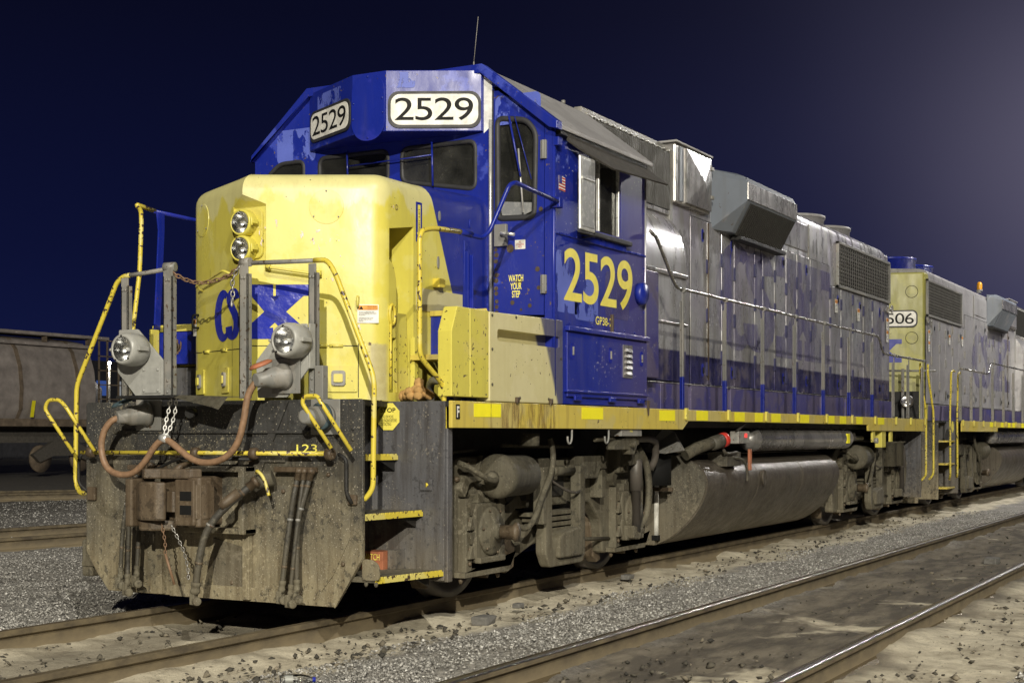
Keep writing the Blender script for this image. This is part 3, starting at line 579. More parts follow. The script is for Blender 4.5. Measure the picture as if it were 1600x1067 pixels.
# ---- front handrails
hp = MB().tube(bend([(.03, 1.24, .86), (.04, 1.36, .84), (.05, 1.415, .93), (.05, 1.405, 1.66), (.05, .995, 2.42), (.05, .93, 2.465), (.05, .86, 2.47)], .07), .018, 10).build('handrail', 'yellow_pipe', LO)
MB().tube([(.05, .90, 2.468), (.05, .72, 2.478), (.05, .47, 2.498)], .0165, 10).build('pipe_sleeve', 'steel_grey', hp)
hp = MB().tube(bend([(.05, -.82, 2.482), (.05, -.93, 2.482), (.05, -1.0, 2.38), (.05, -1.316, 1.67), (.05, -1.306, .93), (.03, -1.25, .852), (.02, -1.18, .85)], .08), .0185, 10).build('handrail', 'yellow_pipe', LO)
MB().tube([(.05, -.22, 2.497), (.05, -.86, 2.480)], .0165, 10).build('pipe_sleeve', 'steel_grey', hp)
def post(y, w, z0, z1, x=.0, name='handrail_post'):
    mb = MB(); mb.box(x, x + .015, y - w / 2, y + w / 2, z0, z1); mb.box(x, x + .05, y - w / 2, y - w / 2 + .012, z0, z1 - .06); mb.box(x, x + .05, y + w / 2 - .012, y + w / 2, z0, z1 - .06)
    p = mb.build(name, 'steel_grey', LO, .003); rivets('bolts', [(x, y, z0 + .05), (x, y, z0 + .13), (x, y - .012, z1 - .09), (x, y + .012, z1 - .09)], (-1, 0, 0), 'steel_grey', p, .012); return p
p_ = post(.90, .065, 1.53, 2.45, .03); p_ = post(.452, .085, 1.55, 2.50); MB().lathe([(.03, -.05), (.035, -.05), (.035, .04), (.025, .04)], (.03, .45, 2.505), (.25, -1, 0), 12).build('socket', 'steel_grey', p_)
p_ = post(-.244, .075, 1.545, 2.48); MB().lathe([(.032, -.04), (.032, .04)], (.03, -.244, 2.50), (0, 1, 0), 12).build('socket', 'steel_grey', p_)
post(-.815, .06, 1.545, 2.46, .03)
chain('safety_chain', [(.02, .44, 2.47), (.02, .33, 2.415), (.02, .20, 2.375), (.02, .08, 2.375), (.02, -.04, 2.395), (.02, -.14, 2.43), (.02, -.21, 2.49)], 'rust_chain', LO, .05, .0055)
chain('safety_chain', [(.0, -.20, 2.46), (.0, -.145, 2.38), (.0, -.15, 2.30), (.0, -.15, 2.24)], 'steel_chain', LO, .045, .0055)
MB().tube([(.0, -.15, 2.25), (.0, -.15, 2.20), (.0, -.143, 2.19), (.0, -.137, 2.20), (.0, -.14, 2.25)], .006, 6).build('chain_hook', 'steel_chain', LO)
# ---- ditch lights
def ditch(yc, zc, brk, lx=-.22):
    b = MB().prism(rpoly(brk, .01), fyz, -.035, -.018).build('ditch_light_bracket', 'dl_grey', LO, .003)
    mb = MB(); mb.lathe([(.0, .20), (.085, .20), (.115, .17), (.122, .10), (.118, .035), (.105, .0), (.088, -.004), (.088, .01)], (lx, yc, zc), (1, 0, 0), 32, caps=False)
    d = mb.build('ditch_light', 'dl_grey', LO)
    MB().lathe([(.005, .095), (.03, .088), (.06, .06), (.078, .03), (.086, .006)], (lx, yc, zc), (1, 0, 0), 32, caps=False).build('reflector', 'chrome', d)
    MB().lathe([(.012, .085), (.014, .05), (.0, .04)], (lx, yc, zc), (1, 0, 0), 10).build('bulb', 'fluor', d)
    MB().lathe([(.0, -.012), (.05, -.008), (.084, .0)], (lx, yc, zc), (1, 0, 0), 32, caps=False).build('lens', 'clear_glass', d)
    MB().box(lx + .03, lx + .13, yc - .14, yc - .11, zc - .012, zc + .018).build('clamp', 'dl_grey', d, .004)
    MB().lathe([(.012, 0), (.012, .03), (.008, .04)], (lx + .06, yc + .125, zc), (-1, .4, 0), 8).build('screw', 'dl_grey', d)
    rivets('screws', [(lx - .003, yc - .095 * math.cos(a), zc - .095 * math.sin(a)) for a in (.8, 2.2, 4.7)], (-1, 0, 0), 'black', d, .007)
    return b
b = ditch(.685, 1.905, [(.891, 2.06), (.71, 2.06), (.469, 1.83), (.469, 1.575), (.70, 1.545), (.905, 1.75)])
MB().prism([(.66, 1.78), (.485, 1.78), (.485, 1.59), (.66, 1.59)], fyz, -.043, -.036).build('cover_plate', 'dl_grey', b, .002)
rivets('bolts', [(-.043, y, z_) for y in (.64, .505) for z_ in (1.61, 1.76)], (-1, 0, 0), 'dl_grey', b, .011)
b = ditch(-.766, 1.925, [(-.60, 2.045), (-.82, 2.045), (-.835, 1.74), (-.65, 1.545), (-.40, 1.545), (-.385, 1.80), (-.50, 1.92)])
B('bracket_flange', 'dl_grey', b, -.035, .03, -.848, -.836, 1.74, 2.045, .003)
B('step_box', 'steel_grey', LO, .0, .06, -.93, -.86, 1.53, 1.76, .004)
# ---- MU receptacles and jumper cable
def receptacle(o, ax, lidmat, open_=True, r=.075):
    a = Vector(ax).normalized(); o = Vector(o)
    h = MB().lathe([(r * 1.2, 0), (r * 1.2, .03), (r, .05), (r * .95, .14), (r * .7, .17), (r * .6, .24), (r * .45, .24)], o, a, 20).build('cable_receptacle', 'steel_grey', LO, 0)
    B('mounting_plate', 'steel_grey', h, o.x - .0, o.x + .012, o.y - .12, o.y + .12, o.z - .12, o.z + .12, .004)
    if open_:
        c = o + a * .17 + Vector((0, 0, r * 1.35)); ax2 = Vector((-.35, .25, 1)).normalized()
        mb = MB().lathe([(0, .015), (.06, .015), (.085, .0), (.08, -.012), (0, -.012)], c + a * .03, ax2, 18); l = mb.build('lid', lidmat, h)
    else: MB().lathe([(0, .03), (.085, .025), (.10, .0)], o + a * .05, a, 20).build('lid', lidmat, h)
    return h
receptacle((-.04, .60, 1.44), (-1, .45, -.12), 'lid_slate'); receptacle((-.06, -.66, 1.69), (-1, .35, -.15), 'red_rust'); receptacle((-.03, -.97, 1.41), (-1, 0, 0), 'lid_slate', False)
MB().tube(smooth_path([(-.24, .70, 1.41), (-.27, .75, 1.385), (-.28, .81, 1.30), (-.28, .83, 1.18), (-.28, .78, 1.05), (-.28, .66, 1.00), (-.28, .52, 1.01), (-.28, .41, 1.09), (-.28, .31, 1.22), (-.27, .23, 1.265), (-.27, .13, 1.21), (-.27, .0, 1.12), (-.27, -.14, 1.09), (-.27, -.30, 1.12), (-.27, -.42, 1.22), (-.27, -.475, 1.40), (-.27, -.50, 1.56), (-.25, -.56, 1.65)], 3), .0235, 12).build('jumper_cable', 'cable_brown', LO)
MB().lathe([(.03, -.03), (.032, .03)], (-.27, .235, 1.262), (0, 1, .15), 14).build('cable_clamp', 'silver_frame', LO)
chain('hanging_chain', [(-.20, .235, 1.545), (-.22, .245, 1.45), (-.25, .25, 1.35), (-.27, .24, 1.28)], 'white', LO, .036, .0042)
chain('hanging_chain', [(-.20, .19, 1.545), (-.22, .18, 1.45), (-.24, .20, 1.35), (-.27, .22, 1.28)], 'white', LO, .036, .0042)
MB().lathe([(.035, 0), (.035, .07)], (-.10, .12, 1.44), (-1, -.3, 0), 14).build('hose_stub', 'under_dark', LO)
chain('hanging_chain', [(-.40, .05, .66), (-.36, -.02, .5), (-.33, -.03, .38), (-.33, -.035, .31)], 'steel_chain', LO, .03, .004)
chain('hanging_chain', [(-.42, .12, .66), (-.40, .11, .55), (-.40, .11, .48)], 'rust_chain', LO, .03, .004)
MB().tube([(-.40, .11, .47), (-.37, .055, .26)], .010, 6).build('chain_toggle', 'rust_chain', LO)
MB().tube(bend([(-.13, .60, .98), (-.15, .20, 1.13), (-.12, -.40, 1.12)], .1), .011, 8).build('rear_cable', 'under_dark', LO)
# ---- air hoses
def hose(P, r=.02, gl=True, name='air_hose', fit=True):
    h = MB().tube(smooth_path(P, 2), r, 10).build(name, 'hose_rubber', LO)
    e = Vector(P[-1]); d = (Vector(P[-1]) - Vector(P[-2])).normalized(); t = Vector(P[0]); d0 = (t - Vector(P[1])).normalized()
    if fit: MB().lathe([(r * 1.15, -.07), (r * 1.35, -.065), (r * 1.35, -.045), (r * 1.15, -.04), (r * 1.15, -.02), (r * 1.35, -.015), (r * 1.3, .0), (r * .8, .02)], e, d, 12).build('ferrule', 'truck_dust', h)
    MB().lathe([(r * 1.3, -.02), (r * 1.3, .03), (r * 1.6, .03), (r * 1.6, .06), (r * .9, .06)], t, d0, 10).build('fitting', 'coupler_rust', h)
    for f_ in (.22, .5, .8):
        P2 = smooth_path(P, 2); q_ = P2[int(f_ * (len(P2) - 2))]; t_ = (P2[int(f_ * (len(P2) - 2)) + 1] - q_).normalized(); MB().lathe([(r * 1.02, -.008), (r * 1.14, -.007), (r * 1.14, .007), (r * 1.02, .008)], q_, t_, 10).build('hose_clamp', 'steel_grey' if f_ == .5 else 'coupler_rust', h)
    if gl:
        mb = MB(); mb.box(e.x - .025, e.x + .02, e.y - .012, e.y + .03, e.z - .085, e.z + .0); mb.lathe([(.012, -.022), (.03, -.02), (.03, .02), (.012, .022)], (e.x - .01, e.y - .022, e.z - .06), (.6, 1, 0), 14)
        mb.build('glad_hand', 'truck_dust', h, .006)
    return h
hose([(-.10, .665, 1.01), (-.13, .70, .90), (-.15, .745, .60), (-.17, .745, .26)], .0165); hose([(-.12, .62, 1.02), (-.16, .655, .92), (-.18, .655, .60), (-.20, .65, .22)], .0175)
hose([(-.10, .54, 1.03), (-.12, .59, .92), (-.14, .595, .60), (-.16, .60, .28)], .0165)
hose([(-.11, -.80, 1.0), (-.15, -.79, .85), (-.18, -.755, .50), (-.20, -.735, .24)], .0185); hose([(-.11, -.85, 1.0), (-.16, -.86, .85), (-.20, -.84, .50), (-.21, -.815, .22)], .015)
hose([(-.11, -.90, 1.0), (-.15, -.88, .85), (-.17, -.84, .70), (-.18, -.845, .25)], .0185)
hs = hose([(-.20, -.47, .94), (-.30, -.36, .82), (-.38, -.24, .66), (-.40, -.19, .45), (-.40, -.155, .22)], .026)
MB().lathe([(.035, 0), (.035, .12), (.03, .16)], (-.26, -.42, .90), (-.5, .6, -.62), 12).build('hose_nipple', 'coupler_rust', hs)
ac = MB().lathe([(.05, -.06), (.055, .06)], (-.12, -.53, .98), (.5, -1, .3), 12).build('angle_cock', 'truck_dust', LO, 0)
MB().tube(smooth_path([(-.20, -.52, 1.03), (-.24, -.56, 1.05), (-.24, -.62, 1.0), (-.24, -.66, .88)], 2), .012, 6).build('cock_handle', 'yellow_pipe', ac)
for y in (-.74, .60): B('hose_manifold', 'coupler_rust', LO, -.09, -.01, y - .16, y + .16, 1.035, 1.07, .006)
# ---- step wells (near and far)
def stairs(s):
    w = MB().prism([(s * .62, 1.528), (s * 1.46, 1.528), (s * 1.455, .26), (s * .80, .26)], fyz, .715, .735).build('stairwell_plate', 'stepwell', LO, .004)
    B('corner_channel', 'stepwell', w, .735, .80, min(s * 1.36, s * 1.475), max(s * 1.36, s * 1.475), .25, 1.335, .005)
    B('inner_wall', 'stepwell', w, .03, .71, min(s * .80, s * .82), max(s * .80, s * .82), .3, 1.52, .003)
    for (z_, y0, y1, yr) in ((.335, .95, 1.33, 1.44), (.752, .88, 1.22, 1.27), (1.15, .84, 1.04, 1.06)):
        poly = [(.03, s * y0), (.71, s * y0), (.71, s * yr), (.03, s * y1)]; t = MB().prism(poly, fxy, z_ - .035, z_).build('step_tread', 'truck_dust', w, .003)
        n = 16; e = []
        for i in range(n): a = i / n; e += [(.03 + .68 * a, 0), (.03 + .68 * (a + .62 / n), 0), (.03 + .68 * (a + .66 / n), -.012), (.03 + .68 * (a + .96 / n), -.012)]
        pz = [(x, z_ + .004 + d) for x, d in e] + [(.71, z_ - .04), (.03, z_ - .04)]
        if s > 0: continue
        yy = lambda x: s * (y1 + (yr - y1) * (x - .03) / .68 + .006)
        MB().prism(pz, lambda a, b_, w_: (a, yy(a) + s * w_, b_), 0, .008).build('tread_nosing', 'yellow_pipe', t)
        MB().prism([(.5, z_ - .04), (.70, z_ - .04), (.70, z_ - .12)], fxz, s * y1, s * (y1 + .01)).build('tread_gusset', 'under_dark', t)
    return w
stn = stairs(-1); stf = stairs(1)
MB().prism(rpoly([(-1.24, .46), (-1.33, .455), (-1.375, .42), (-1.38, .32), (-1.24, .315)], .03), fyz, .015, .03).build('step_guard', 'pilot_black', stn, .003)
rivets('bolts', [(.02, -1.27, .305), (.02, -1.35, .305)], (0, 0, -1), 'truck_dust', stn, .014, .03)
wb = B('caution_box', 'red_rust', stn, .55, .70, -1.05, -.86, .33, .46, .003); text('caution_text', 'WATCH\nSTEP', (.547, -.875, .345), (0, -1, 0), (0, 0, 1), .15, .10, 'worn_yellow', stn); B('box_bracket', 'stepwell', stn, .60, .712, -1.13, -1.055, .335, .47, .002)
oc = [(.105 * math.cos(R(22.5 + 45 * i)), .105 * math.sin(R(22.5 + 45 * i))) for i in range(8)]
sg = sheet('stop_sign', oc, (.71, -.99, 1.42), (0, -1, 0), (0, 0, 1), 'print_yellow', LO, .003)
text('stop_text', 'STOP', (.71, -.925, 1.45), (0, -1, 0), (0, 0, 1), .13, .032, 'black', sg, .02, eps=.006)
text('stop_text', 'SHOVE OR MOVE\nTHIS ENGINE BEFORE\nCONTACTING', (.71, -.915, 1.355), (0, -1, 0), (0, 0, 1), .15, .075, 'worn_black', sg, eps=.006)
# ---- short nose: V front, rounded vertical corners and roof edges
def vx(y): return .29 + .544 * abs(y)
half = [(vx(0), 0)] + [(vx(y), y) for y in (-.2, -.4, -.6)] + [(p.x, p.y) for p in bend([(vx(-.70), -.70, 0), (.785, -.9, 0), (1.05, -.9, 0)], .105, 6)] + [(1.3, -.9), (1.7, -.9), (2.31, -.9)]
plan = half + [(x, -y) for x, y in half[::-1][:-1]]
rows = [(1.53, 0), (2.2, 0), (3.07, 0)] + [(3.07 + .13 * math.sin(R(a)), .13 * (1 - math.cos(R(a)))) for a in (15, 30, 45, 60, 75, 90)]
V = []; F = []; n = len(plan)
for z_, d in rows:
    for i, (x, y) in enumerate(plan):
        if d == 0: V.append((x, y, z_)); continue
        a, b_ = Vector(plan[i - 1] if i else (2.31, .9)), Vector(plan[(i + 1) % n]); t = (b_ - a).normalized(); nr = Vector((t.y, -t.x))
        if i in (len(half) - 1,): nr = Vector((0, -1))
        if i == len(half): nr = Vector((0, 1))
        if i == 0: nr = Vector((-1, 0))
        q = Vector((x, y)) - (nr if nr.dot(Vector((x - 1.5, y))) > 0 else -nr) * d; V.append((q.x, q.y, z_ + (.05 * max(0, x - 1.3) if z_ > 3 else 0)))
for r in range(len(rows) - 1):
    F += [(r * n + i, r * n + (i + 1) % n, (r + 1) * n + (i + 1) % n, (r + 1) * n + i) for i in range(n)]
top = (len(rows) - 1) * n
F.append(tuple(range(top, top + n)))
F.append(tuple(range(n - 1, -1, -1)))
mb = MB(); mb.v = V; mb.f = [f for f in F if len(set(f)) > 2]; mb.f = [tuple(dict.fromkeys(f)) for f in mb.f]; mb.sm = [False] * len(mb.f)
nose = mb.build('nose', 'yellow_nose', LO)
c1 = MB().prism([(.1, 2.45), (.385, 2.555), (.385, 2.955), (.29, 3.035), (.1, 3.2)], fxz, -.15, .15)
c2 = MB().prism([(.86, 1.60), (1.185, 1.60), (1.185, 2.85), (.86, 2.80)], fxz, -1.0, -.52)
cut(nose, c1, c2); auto(nose, 24)
# headlight plate and lamps
hb = MB().prism(rrect(-.125, .13, 2.575, 2.935, .05), fyz, .36, .384).build('headlight_panel', 'yellow', nose, .006)
for zc in (2.832, 2.642):
    h = MB().lathe([(.092, .10), (.098, .07), (.098, .02), (.092, .0), (.080, -.004), (.080, .01)], (.275, .012, zc), (1, 0, 0), 28, caps=False).build('headlight', 'yellow', nose)
    MB().lathe([(.004, .085), (.03, .078), (.055, .05), (.072, .02), (.080, .002)], (.275, .012, zc), (1, 0, 0), 28, caps=False).build('reflector', 'chrome', h)
    MB().lathe([(.010, .07), (.012, .045), (.0, .035)], (.275, .012, zc), (1, 0, 0), 10).build('bulb', 'fluor', h)
    MB().lathe([(.0, -.012), (.045, -.008), (.079, .0)], (.275, .012, zc), (1, 0, 0), 28, caps=False).build('lens', 'clear_glass', h)
    MB().box(.27, .33, -.115, -.085, zc - .015, zc + .02).tube([(.27, -.10, zc + .03), (.27, -.10, zc - .03)], .01, 6).build('clamp', 'yellow', h, .003)
rV = Vector((.544, -1, 0)).normalized(); lV = Vector((-.544, -1, 0)).normalized()
def onR(y, z_, d=0): p = Vector((vx(y), y, z_)); return p + Vector((-1, -.544, 0)).normalized() * d
def onL(y, z_, d=0): p = Vector((vx(y), y, z_)); return p + Vector((-1, .544, 0)).normalized() * d
for f, y, rv, sgn in ((onR, -.536, rV, 1), (onL, .70, lV, -1)):
    mb = MB(); o = f(y, 2.945); nr = Vector((-1, -.544 * sgn, 0)).normalized()
    mb.lathe([(.0, .0035), (.125, .0035), (.128, -.002)], o, nr, 36, smooth=False); k = mb.build('sand_cap', 'yellow_nose', nose)
    rivets('screws', [tuple(o + nr * .006 + rv * .115 * math.cos(a) + Vector((0, 0, .115 * math.sin(a)))) for a in (1.57, 3.8, 5.6)], nr, 'steel_grey', k, .006)
# seams, hatches and hinges of the nose front
def seam(f, y0, z0, y1, z1, w=.006, mat='worn_black', name='panel_seam'):
    a, b_ = f(y0, z0, .002), f(y1, z1, .002); d = (b_ - a).normalized(); nr = (f(y0, z0, 1) - f(y0, z0)).normalized(); s = d.cross(nr) * w / 2
    return MB().add([a - s, a + s, b_ + s, b_ - s], [(0, 1, 2, 3)]).build(name, mat, nose)
seam(onR, -.02, 1.935, -.74, 1.935); seam(onR, -.741, 1.56, -.741, 1.95); seam(onL, .02, 1.915, .87, 1.928); seam(onR, -.175, 1.56, -.175, 1.93); seam(onL, .17, 1.56, .17, 2.5)
seam(onL, .56, 2.44, .56, 2.56, .004)
seam(onR, -.76, 1.95, -.885, 1.955, .022, 'rust_patch')
for f, y, z_ in ((onR, -.50, 1.935), (onR, -.60, 1.935), (onL, .30, 1.92), (onL, .62, 1.925)):
    a = f(y, z_, .006); MB().lathe([(.012, -.05), (.012, .05)], a, f(y - .1, z_) - f(y, z_), 8).build('hinge', 'yellow', nose)
for f, y0, y1 in ((onR, -.47, -.735), (onL, .66, .80), (onL, .22, .34)):
    a, b_ = f(y0, 1.70, .012), f(y1, 1.70, .012); r_ = (b_ - a)
    if r_.y > 0: a, b_ = b_, a; r_ = b_ - a
    w_ = r_.length; pn = sheet('latch_plate', rrect(0, w_, -.10, .09, .012), a - Vector((0, 0, .0)), r_, (0, 0, 1), 'yellow', nose, -.010, t=.012)
    sheet('latch', rrect(w_ * .38, w_ * .72, -.055, .055, .02), a, r_, (0, 0, 1), 'steel_grey', pn, .002, t=.018); sheet('latch_pull', rrect(w_ * .44, w_ * .66, -.03, .03, .01), a, r_, (0, 0, 1), 'yellow', pn, .02, t=.012)
# ragged pale patches of bleached or bare paint
sheet('bleached_patch', rpoly([(.02, .0), (.12, -.01), (.20, -.08), (.22, -.18), (.14, -.20), (.05, -.12)], .03), onR(-.03, 3.10), rV, (0, 0, 1), 'white_patch', nose, .002)
for (y, z_, w_, h_) in ((-.30, 2.70, .20, .10), (-.40, 2.62, .25, .16), (-.10, 2.66, .15, .2), (-.55, 2.40, .12, .2), (-.60, 2.02, .18, .1), (-.18, 1.74, .10, .16)):
    sheet('bleached_patch', rrect(0, w_, 0, h_, .04), onR(y, z_), rV, (0, 0, 1), 'chalk', nose, .002)
# emblem, bent round the ridge of the nose
for letter in csx_shapes():
    bm = bmesh.new()
    for poly in letter:
        try: bm.faces.new([bm.verts.new((0.476 - .952 * p[0], 1.985 + .395 * p[1], 0)) for p in poly])
        except Exception: pass
    bmesh.ops.triangulate(bm, faces=bm.faces); bmesh.ops.bisect_plane(bm, geom=bm.verts[:] + bm.edges[:] + bm.faces[:], plane_co=(0, 0, 0), plane_no=(1, 0, 0))
    for v in bm.verts: y, z_ = v.co.x, v.co.y; v.co = (vx(y) - .004, y, z_)
    me = bpy.data.meshes.new('emblem_letter'); bm.to_mesh(me); bm.free(); me.materials.append(MATS['logo_blue']); o = bpy.data.objects.new('emblem_letter', me); COL.objects.link(o); o.parent = nose
# grab irons
def grab(P, r, mat, par, name='grab_iron'):
    g = MB().tube(bend(P, .03), r, 8).build(name, mat, par); return g
grab([onR(-.16, 2.52, 0), onR(-.16, 2.50, .07), onR(-.50, 2.445, .07), onR(-.50, 2.46, 0)], .011, 'yellow', nose)
MB().tube([onR(-.165, 2.53, .01), onR(-.165, 2.48, .01)], .022, 8).build('grab_foot', 'yellow', nose); MB().tube([onR(-.49, 2.48, .01), onR(-.49, 2.43, .01)], .022, 8).build('grab_foot', 'yellow', nose)
grab([onL(.70, 2.40, 0), onL(.70, 2.43, .06), onL(.56, 2.45, .05), onL(.20, 2.50, .06), onL(.14, 2.46, 0)], .010, 'yellow', nose)
grab([onL(.78, 2.22, 0), onL(.78, 2.22, .05), onL(.78, 2.12, .05), onL(.78, 2.12, 0)], .009, 'black', nose)
grab([onR(-.74, 2.29, 0), onR(-.74, 2.29, .05), onR(-.74, 2.22, .05), onR(-.74, 2.22, 0)], .010, 'yellow', nose)
def warning(o, right, w, h, par):
    lb = sheet('warning_label', rrect(0, w, 0, h, .004), o, right, (0, 0, 1), 'label_white', par, .003)
    hd = sheet('label_header', [(.006, h * .70), (w - .006, h * .70), (w - .006, h - .006), (.006, h - .006)], o, right, (0, 0, 1), 'orange', lb, .0045)
    o = Vector(o); r_ = Vector(right).normalized()
    sheet('hazard_triangle', [(w * .08, h * .74), (w * .28, h * .74), (w * .18, h * .93)], o, r_, (0, 0, 1), 'black', hd, .006)
    text('label_text', 'WARNING', o + r_ * w * .45 + Vector((0, 0, h * .85)), r_, (0, 0, 1), w * .45, h * .07, 'black', hd, .01, eps=.006)
    text('label_text', 'AUTOSTART ENGINE', o + r_ * w * .33 + Vector((0, 0, h * .74)), r_, (0, 0, 1), w * .60, h * .06, 'worn_black', hd, eps=.006)
    text('label_text', 'DO NOT CLIMB OVER UNIT\nWITHOUT PROTECTION FROM\nMOVEMENT\n\nLOCOMOTIVE MAY START\nAT ANY TIME WITHOUT\nNOTICE', o + r_ * w * .07 + Vector((0, 0, h * .08)), r_, (0, 0, 1), w * .82, h * .54, 'worn_black', lb, eps=.006)
    return lb
warning(onR(-.735, 2.10, .002), rV, .155, .135, nose); warning(onL(.875, 2.06, .002), lV, .07, .135, nose)
# brake recess: lever housing
bw = MB().prism(rpoly([(.90, 2.55), (.90, 2.20), (1.11, 2.20), (1.11, 2.42), (1.05, 2.52), (.97, 2.56)], .03), fxz, -.80, -.64).build('hand_brake', 'silver_frame', nose, .01)
MB().prism(rpoly([(.865, 2.58), (.865, 2.0), (.97, 2.0), (.97, 2.42), (.93, 2.54)], .02), fxz, -.89, -.80).build('brake_cover', 'yellow', nose, .008)
MB().tube([(.89 + .035 * math.cos(a), -.905, 2.17 + .075 * math.sin(a)) for a in (2 * math.pi * i / 14 for i in range(14))], .013, 6, True).build('brake_lever', 'yellow_pipe', nose)
MB().prism([(.96, 2.19), (1.12, 2.19), (1.15, 1.60), (.99, 1.60)], fxz, -.88, -.72).build('chain_guard', 'yellow', nose, .004)
MB().tube([(.868, -.905, 2.1), (.868, -.905, 1.62)], .011, 6).build('brake_rod', 'yellow_pipe', nose)
B('recess_post', 'yellow', nose, 1.16, 1.215, -.925, -.885, 1.62, 2.02, .004)
sheet('lift_label', rrect(0, .085, 0, .30, .003), (1.215, -.9, 2.745), (1, 0, 0), (0, 0, 1), 'print_blue', nose)
sheet('arrow', [(.025, .28), (.06, .28), (.06, .07), (.075, .07), (.0425, .015), (.01, .07), (.025, .07)], (1.215, -.9, 2.745), (1, 0, 0), (0, 0, 1), 'print_yellow', nose, .005)
text('label_text', 'LIFT HERE', (1.245, -.9, 2.99), (0, 0, -1), (1, 0, 0), .17, .018, 'worn_black', nose, eps=.008)
sheet('worn_decal', rrect(0, .14, 0, .055, .005), (.84, -.9, 2.94), (1, 0, 0), (0, 0, 1), 'chalk', nose); text('label_text', 'SAND', (.845, -.9, 2.945), (1, 0, 0), (0, 0, 1), .12, .04, 'rust_patch', nose, eps=.006)
for x, z_, w_, h_, m_ in ((1.55, 2.98, .030, .05, 'steel_grey'), (1.53, 2.62, .03, .06, 'steel_grey'), (2.02, 2.98, .028, .045, 'blue_clean'), (2.0, 2.66, .026, .05, 'blue_clean')):
    MB().prism(circ(0, 0, .5, 14), lambda a, b_, w, x=x, z_=z_, w_=w_, h_=h_: (x + a * w_, w, z_ + b_ * h_ * 1.6), -.912, -.90).build('lifting_eye', m_, nose, .003)
MB().box(1.46, 1.53, -.96, -.90, 2.42, 2.49).box(1.53, 1.56, -.955, -.90, 2.425, 2.485).build('marker_socket', 'yellow_pipe', nose, .004)
B('lower_patch', 'side_box', nose, 1.22, 1.90, -.906, -.901, 2.23, 2.40, 0)
# ---- steps and boxes beside the nose
def nose_side_steps(s):
    q = lambda a, b_: (min(s * a, s * b_), max(s * a, s * b_))
    y0, y1 = q(.905, 1.40)
    t = B('step_tread', 'yellow_dirty', LO, 1.13, 1.43, y0, y1, 1.845, 1.885, .003)
    B('riser', 'blue_clean', t, 1.425, 1.44, y0, y1, 1.90, 2.215, 0); B('nosing', 'yellow_dirty', t, 1.41, 1.43, y0, y1, 2.195, 2.235, .003)
    B('landing', 'under_dark', LO, 1.43, 2.3, *q(.905, 1.50), 2.15, 2.19, 0)
    B('lower_riser', 'blue_clean', t, 1.62, 1.64, y0, y1, 1.53, 1.84, 0)
nose_side_steps(-1); nose_side_steps(1)
MB().tube(smooth_path([(1.35, -.95, 1.55), (1.25, -1.0, 1.68), (1.12, -1.15, 1.70), (1.08, -1.30, 1.64), (1.08, -1.36, 1.55)], 2), .032, 10).build('sand_pipe', 'steel_grey', LO)
mb = MB()
for i in range(26):
    a = random.random() * 6.28; r_ = random.random() ** .5 * .13; mb.lathe([(.0, -.035), (.030, -.02), (.042, .0), (.028, .025), (0, .035)], (1.02 + r_ * math.cos(a) * .5, -1.03 + r_ * math.sin(a), 1.55 + .15 * (1 - r_ / .13) * random.random() + .02), (random.random(), random.random(), 1), 6)
mb.build('mud_lump', 'mud', LO, 0)
bb = MB().prism([(.775, 1.56), (.975, 1.56), (.975, 2.20), (.80, 2.20), (.72, 2.02), (.72, 1.56)], fxz, -1.515, -1.40).build('battery_box_end', 'yellow', LO, .006)
bx = MB().prism([(.98, 1.56), (1.25, 1.56), (1.25, 2.20), (.98, 2.20)], fxz, -1.515, -1.40).build('battery_box_front', 'yellow', LO, .006)
sb = MB().prism([(1.255, 1.535), (2.46, 1.535), (2.46, 2.215), (1.255, 2.195)], fxz, -1.52, -1.405, ).build('battery_box', 'side_box', LO, .008)
cut(sb, MB().prism(rrect(1.37, 2.40, 1.985, 2.075, .025), fxz, -1.6, -1.44)); B('slot_back', 'grille_dark', sb, 1.38, 2.39, -1.438, -1.43, 1.99, 2.07, 0)
rivets('bolts', [(x, -1.52, z_) for x, z_ in ((1.29, 2.17), (1.66, 2.18), (1.29, 1.92), (1.29, 1.66), (2.42, 1.9), (1.72, 1.57), (2.2, 1.57))], (0, -1, 0), 'truck_dust', sb, .012)
for x in (1.66, 2.22): B('lift_lug', 'coupler_rust', sb, x - .02, x + .02, -1.545, -1.52, 1.53, 1.575, .005)
fb = B('far_battery_box', 'blue_clean', LO, .98, 2.4, .93, 1.50, 1.86, 2.12, .006); B('box_top_strip', 'yellow', fb, .975, 2.4, .93, 1.50, 2.125, 2.18, .004)
B('far_box_lower', 'stepwell', fb, 1.0, 2.3, .95, 1.5, 1.55, 1.83, .004)
MB().lathe([(.028, 0), (.028, .02), (.034, .02), (.034, .0)], (.975, 1.235, 2.0), (-1, 0, 0), 16).build('box_port', 'coupler_rust', fb); sheet('rust_ring', circ(0, 0, .06), (.978, 1.235, 2.0), (0, -1, 0), (0, 0, 1), 'rust_patch', fb, .002)
